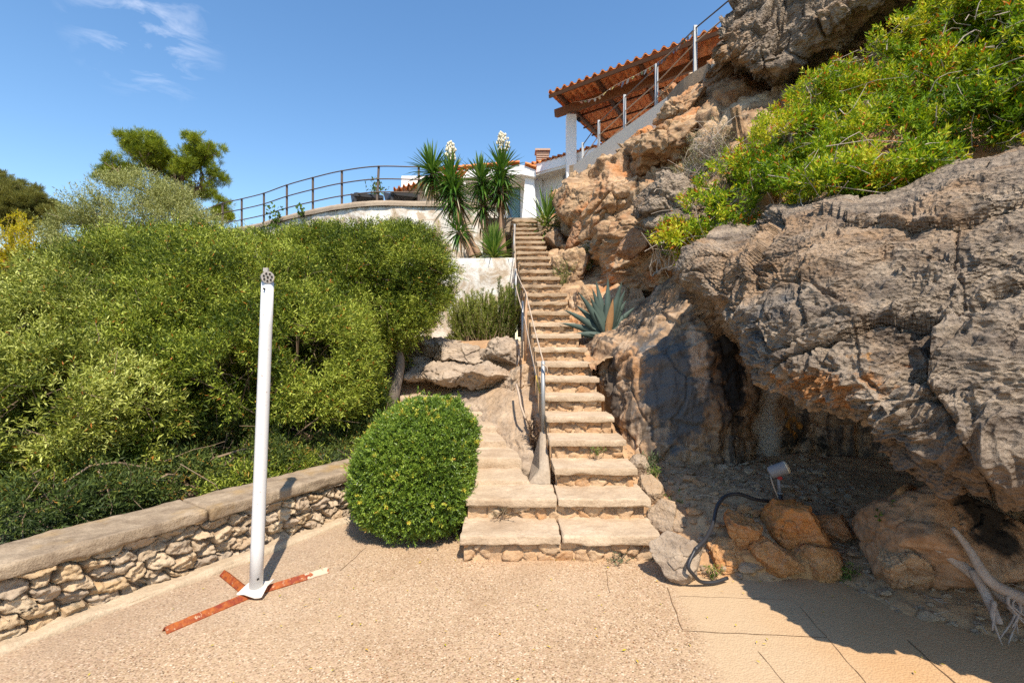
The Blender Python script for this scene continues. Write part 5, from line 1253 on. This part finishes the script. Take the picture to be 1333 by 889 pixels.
# ------------------------------------------------------------------ white house
hs = thing('house', P(700, 320, 16), 'white rendered house with tiled eaves at the top of the stairs', 'house')
zf = 4.6; E1 = P(694.5, 222, 16.); ze = E1[2]-.12
E2 = P(800, 190, 14.2); E2[2] = E1[2]; E0 = P(630, 222, 16.6); E0[2] = E1[2]
h1 = unit((E2-E1)*[1, 1, 0]); hn = np.array([-h1[1], h1[0], 0])
# wall with window opening on the right wing
wl = P(703, 240, 16)[0]
def rwall(s0, s1, z0, z1, off=0, th=.25, name='wall', mat=WHITE_WALL):
    m = MB(); o = E1*[1, 1, 0]+hn*(.55+off); a = o+h1*s0; b = o+h1*s1
    m.quadprism([a+[0, 0, z0], b+[0, 0, z0], b+hn*th+[0, 0, z0], a+hn*th+[0, 0, z0]], (0, 0, z1-z0)); return m
m = rwall(-.2, 4, zf, 5.75); 
for args in ((-.2, .28, 5.75, 6.58), (1.35, 4, 5.75, 6.58), (-.2, 4, 6.58, ze-.02)):
    w = rwall(*args); m.add(w.V[0], [f for ff in w.F.values() for f in ff])
m.build('wall', WHITE_WALL, hs)
win = rwall(.28, 1.35, 5.75, 6.58, .12, .02).build('window', GLASS, hs)
fr = MB()
for a in ((.28, .33, 5.75, 6.58), (1.3, 1.35, 5.75, 6.58), (.33, 1.3, 6.53, 6.58), (.33, 1.3, 5.75, 5.8)):
    w = rwall(*a, .08, .04); fr.add(w.V[0], [f for ff in w.F.values() for f in ff])
fo = fr.build('frame', BLACKP); par(fo, win)
m = rwall(-.05, 4, ze-.06, ze+.02, -.55, .56); m.build('soffit', SOFFIT, hs)
m = rwall(-.05, 4, ze+.02, ze+.3, -.57, .12); m.build('fascia', WHITE_WALL, hs)
q = E1+hn*.0+[0, 0, .2]-h1*.05
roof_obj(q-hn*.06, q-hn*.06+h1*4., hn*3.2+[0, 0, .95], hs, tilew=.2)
# left wing front wall with tall window, tapered buttress
mm = MB(); Lw = P(640, 260, 16.3)[0]; yw = 16.35
x0w, x1w = P(661, 0, yw)[0], P(677.5, 0, yw)[0]
mm.box((Lw-3, yw, zf), (x0w, yw+.25, 7.1)); mm.box((x1w, yw, zf), (E1[0]+.3, yw+.25, 7.1)); mm.box((x0w, yw, 6.75), (x1w, yw+.25, 7.1)); mm.build('wall', WHITE_WALL, hs)
mm = MB(); mm.box((x0w, yw+.14, zf), (x1w, yw+.16, 6.75)); wn2 = mm.build('window', GLASS, hs)
mm = MB()
n = 26; tq = np.linspace(.35, .95, n); xx = x0w+(x1w-x0w)*tq; yy = yw+.10+.02*np.sin(np.arange(n)*1.3)
V = np.concatenate([np.c_[xx, yy, np.full(n, zf)], np.c_[xx, yy, np.full(n, 6.7)]]); i = np.arange(n-1); cu = mk('curtain', V, np.stack([i, i+1, i+1+n, i+n], 1), CURTAIN); par(cu, wn2)
mm = MB(); bl_ = P(676.6, 286, 15.6)[0]; br_ = P(701, 286, 15.6)[0]; tl_ = P(684, 223, 15.6)[0]; tr_ = P(695, 223, 15.6)[0]
mm.quadprism([(bl_, 15.6, zf), (br_, 15.6, zf), (br_, 16.34, zf), (bl_, 16.34, zf)], (0, 0, 2.32)); o = mm.build('buttress', WHITE_WALL, hs)
for v in o.data.vertices:
    if v.co.z > 6: v.co.x = tl_ if v.co.x < (bl_+br_)/2 else tr_
apx = P(679, 212, 15.6)
mm = MB(); mm.quadprism([(E0[0]-1.5, 15.45, 6.9), (apx[0], 15.45, apx[2]-.12), (E1[0]+.05, 15.45, E1[2]-.18), (E1[0]+.05, 15.45, E1[2]-.40), (apx[0], 15.45, apx[2]-.42), (E0[0]-1.5, 15.45, 6.7)], (0, .92, 0)); mm.build('gable_fascia', WHITE_WALL, hs)
a0 = np.array([apx[0], 15.38, apx[2]-.04]); 
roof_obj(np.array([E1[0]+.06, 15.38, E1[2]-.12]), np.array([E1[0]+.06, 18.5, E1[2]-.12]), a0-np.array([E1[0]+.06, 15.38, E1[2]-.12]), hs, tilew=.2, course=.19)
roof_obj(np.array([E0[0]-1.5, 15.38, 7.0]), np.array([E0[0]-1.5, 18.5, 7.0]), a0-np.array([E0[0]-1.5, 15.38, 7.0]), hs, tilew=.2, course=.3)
cb = P(706, 212, 17.2); mm = MB(); mm.box((cb[0]-.2, cb[1]-.2, 7.2), (cb[0]+.2, cb[1]+.2, cb[2]+.02)); ch = mm.build('chimney', WHITE_WALL, hs)
mm = MB()
for k in range(4): mm.box((cb[0]-.215, cb[1]-.215, cb[2]+.04+k*.075), (cb[0]+.215, cb[1]+.215, cb[2]+.075+k*.075))
mm.box((cb[0]-.26, cb[1]-.26, cb[2]+.34), (cb[0]+.26, cb[1]+.26, cb[2]+.40)); mm.box((cb[0]-.14, cb[1]-.14, cb[2]), (cb[0]+.14, cb[1]+.14, cb[2]+.35)); par(mm.build('louvre', plain('red_brick_slats', (.5, .36, .28), .8, .2)), ch)
lpx = E1*[1, 1, 0]+hn*.5+h1*.95+[0, 0, 6.85]; mm = MB(); mm.tube([lpx, lpx-hn*.08], [.12, .1], 14); mm.build('wall_lamp', LAMPGREY, hs)
mm = MB(); mm.box((-.6, 12.02, 4.2), (1.9, 16.6, 4.62)); struct(mm.build('landing', CONCRETE))

# ------------------------------------------------------------------ garden spotlight, conduit, dead wood
sp = P(1017, 652, 3.72); spot_ = thing('garden_spotlight', sp, 'grey garden spotlight on a short stake above the orange boulders', 'lamp')
mb = MB(); mb.tube([sp-[0, 0, .1], sp+[-.01, 0, .06]], .017, 10); mb.build('sleeve', BLACKP, spot_, True)
mb = MB(); mb.tube([sp+[-.01, 0, .06], sp+[-.02, 0, .17]], [.014, .012], 10); mb.tube([sp+[-.01, 0, .055], sp+[-.011, 0, .065]], .02, 10); mb.build('stake', LAMPGREY, spot_, True)
mb = MB(); j = sp+[-.022, -.01, .18]; mb.tube([j-[0, .02, 0], j+[0, .02, 0]], .014, 10); mb.build('hinge', REDP, spot_)
hd = unit(np.array([.8, -.35, .42])); hc = sp+[-.02, 0, .235]
mb = MB(); mb.tube([hc-hd*.07, hc-hd*.06, hc+hd*.05, hc+hd*.055], [.035, .046, .05, .052], 20); mb.build('housing', LAMPGREY, spot_)
mb = MB(); mb.tube([hc+hd*.056, hc+hd*.063, hc+hd*.072, hc+hd*.078], [.05, .047, .036, .012], 20); mb.build('lens', LAMPGLASS, spot_, True)
mb = MB(); mb.tube(bez([hc-hd*.06+[0, 0, -.03], sp+[-.07, -.02, .12], sp+[-.03, -.02, .02]], 12), .005, 6); mb.build('lead', ROPE, spot_, True)
mb = MB(); mb.tube(bez([sp+[-.015, -.02, .0], P(1000, 652, 3.68), P(984, 650, 3.62), P(962, 643, 3.6), P(944, 646, 3.58), P(933, 660, 3.52), P(928, 682, 3.42), P(918, 702, 3.28), P(905, 715, 3.2)], 50), .0135, 8)
mb.tube(bez([P(905, 715, 3.2), P(896, 736, 3.15), P(903, 748, 3.16), P(913, 757, 3.2), P(930, 757.5, 3.22), P(947, 752, 3.26)], 30)*1., .012, 8)
tag(mb.build('conduit_hose', BLACKP, None, True), 'black conduit hose running from the spotlight over the pale boulder to the paving', 'hose')
dw = thing('dead_branch', P(1290, 790, 2.65), 'bleached forked dead branch with splayed roots propped at the right edge', 'branch')
mb = MB(); mb.tube(bez([P(1208, 702, 2.85), P(1245, 730, 2.8), P(1285, 760, 2.72), P(1345, 800, 2.6), P(1420, 840, 2.5)], 24), np.r_[np.linspace(.026, .034, 12), np.linspace(.036, .05, 12)]+.003*fbm(np.c_[np.arange(24)*.4, np.zeros((24, 2))], 2, 3), 12); mb.build('stem', DEADWOOD, dw, True)
mb = MB(); mb.tube(bez([P(1240, 686, 2.78), P(1262, 715, 2.72), P(1290, 757, 2.64), P(1345, 785, 2.58)], 18), np.linspace(.012, .035, 18), 10); mb.build('side_branch', DEADWOOD, dw, True)
mb = MB(); g = np.random.default_rng(19)
mb.tube(bez([P(1268, 742, 2.74), P(1282, 770, 2.68), P(1300, 812, 2.58)], 12), np.linspace(.03, .02, 12), 8)
for i in range(11):
    a = P(g.uniform(1290, 1345), g.uniform(768, 790), 2.6); mb.tube(bez([a, a+[g.normal()*.04, -.02, -.06], a+[g.normal()*.07, -.06+g.normal()*.03, -.15+g.normal()*.02]], 7), np.linspace(g.uniform(.006, .014), .003, 7), 5)
mb.build('roots', DEADWOOD, dw, True)
# rubble and litter on the dirt, fallen leaves on the paving
g = np.random.default_rng(20); mb = MB(); V0, F0 = ico(1)
dep = bpy.context.evaluated_depsgraph_get(); dirt = bpy.data.objects['dirt_bank']
from mathutils.bvhtree import BVHTree
bvh = BVHTree.FromObject(dirt, dep)
cnt = 0
for i in range(1500):
    x, y = g.uniform(1.1, 3.2), g.uniform(2.4, 4.9); h = bvh.ray_cast(Vector((x, y, 3)), Vector((0, 0, -1)))
    if h[0] is None or h[0].z < -.02: continue
    r = g.choice([.006, .009, .014, .024], p=[.45, .33, .17, .05]); mb.add((V0*g.uniform(.6, 1.3, (len(V0), 1)))*r*np.array([1.2, 1, .7])+np.array(h[0])+[0, 0, r*.2], F0)
tag(mb.build('pebbles', rock_mat('pebble_stone', (.25, .18, .12), (.38, .28, .19), (.36, .19, .09), .5)), 'loose pebbles scattered on the dirt bank', 'pebbles', None, 'stuff')
mb = MB()
for i in range(150):
    x, y = g.uniform(1.15, 3.0), g.uniform(2.7, 4.6); h = bvh.ray_cast(Vector((x, y, 3)), Vector((0, 0, -1)))
    if h[0] is None or h[0].z < 0: continue
    a = np.array(h[0])+[0, 0, .008]; an = g.random()*6.28; L = g.uniform(.05, .2); mb.tube(bez([a, a+np.array([math.cos(an), math.sin(an), .1])*L*.5+g.normal(size=3)*.012, a+np.array([math.cos(an), math.sin(an), 0])*L], 5), .0025, 3)
tag(mb.build('twig_litter', TWIG), 'dry twigs and roots littering the dirt bank', 'litter', None, 'stuff')
mb = MB()
for i in range(420):
    x, y = g.uniform(1.15, 3.1), g.uniform(2.5, 5.1); h = bvh.ray_cast(Vector((x, y, 3)), Vector((0, 0, -1)))
    if h[0] is None or h[0].z < .0: continue
    r = g.choice([.018, .03, .05], p=[.6, .3, .1]); Vb, Fb = boulder_mesh(np.array(h[0])+[0, 0, r*.25], r*g.uniform(.7, 1.3, 3)*np.array([1.2, 1, .7]), int(g.integers(1, 900)), sub=2, planes=8, amp=.02); mb.add(Vb, Fb)
tag(mb.build('rubble', rock_mat('rubble_stones', (.3, .2, .12), (.5, .37, .24), (.46, .22, .08), .7)), 'broken stones lying on the dirt bank under the overhang', 'rubble', None, 'stuff')
B = []
for i in range(1500):
    x, y = g.uniform(1.1, 3.1), g.uniform(2.4, 5.1)
    if vnoise(np.array([[x*2.2, y*2.2, 1.]]), 4)[0] < -.1: continue
    h = bvh.ray_cast(Vector((x, y, 3)), Vector((0, 0, -1)))
    if h[0] is not None and h[0].z > -.01: B.append(np.array(h[0])+[0, 0, .008])
B = np.array(B); m_ = len(B); a = g.random(m_)*6.28
V = leaves(B, unit(np.c_[np.cos(a), np.sin(a), g.uniform(-.1, .5, m_)]), g.uniform(.018, .05, m_), g.uniform(.006, .016, m_), np.tile([0, 0, 1.], (m_, 1))+g.normal(size=(m_, 3))*.5)
tag(leafmesh('leaf_litter', V, g.random(m_), leaf_mat('dry_fallen_leaf', [(0, (.2, .1, .04)), (.5, (.36, .22, .1)), (.85, (.5, .36, .2)), (1, (.2, .22, .06))]), None), 'brown dry leaves littering the dirt bank', 'leaf litter', None, 'stuff')
n = 110; xx = g.uniform(-2.2, 2.2, n); yy = g.uniform(1.9, 3.6, n)**1; B = np.c_[xx, yy, np.full(n, .012)]; a = g.random(n)*6.28
keep = ((B[:, 0]-W0[0])*WN[0]+(B[:, 1]-W0[1])*WN[1]) < -.15; B, a = B[keep], a[keep]; n = len(B)
V = leaves(B, unit(np.c_[np.cos(a), np.sin(a), np.full(n, .08)]), g.uniform(.012, .03, n), g.uniform(.005, .011, n), np.tile([0, 0, 1.], (n, 1))+g.normal(size=(n, 3))*.2)
tag(leafmesh('fallen_leaves', V, g.uniform(.4, 1, n), YELLOWG, None), 'tiny yellow fallen leaves scattered over the paving', 'leaves', None, 'stuff')
print('done', round(time.time()-T0, 1))
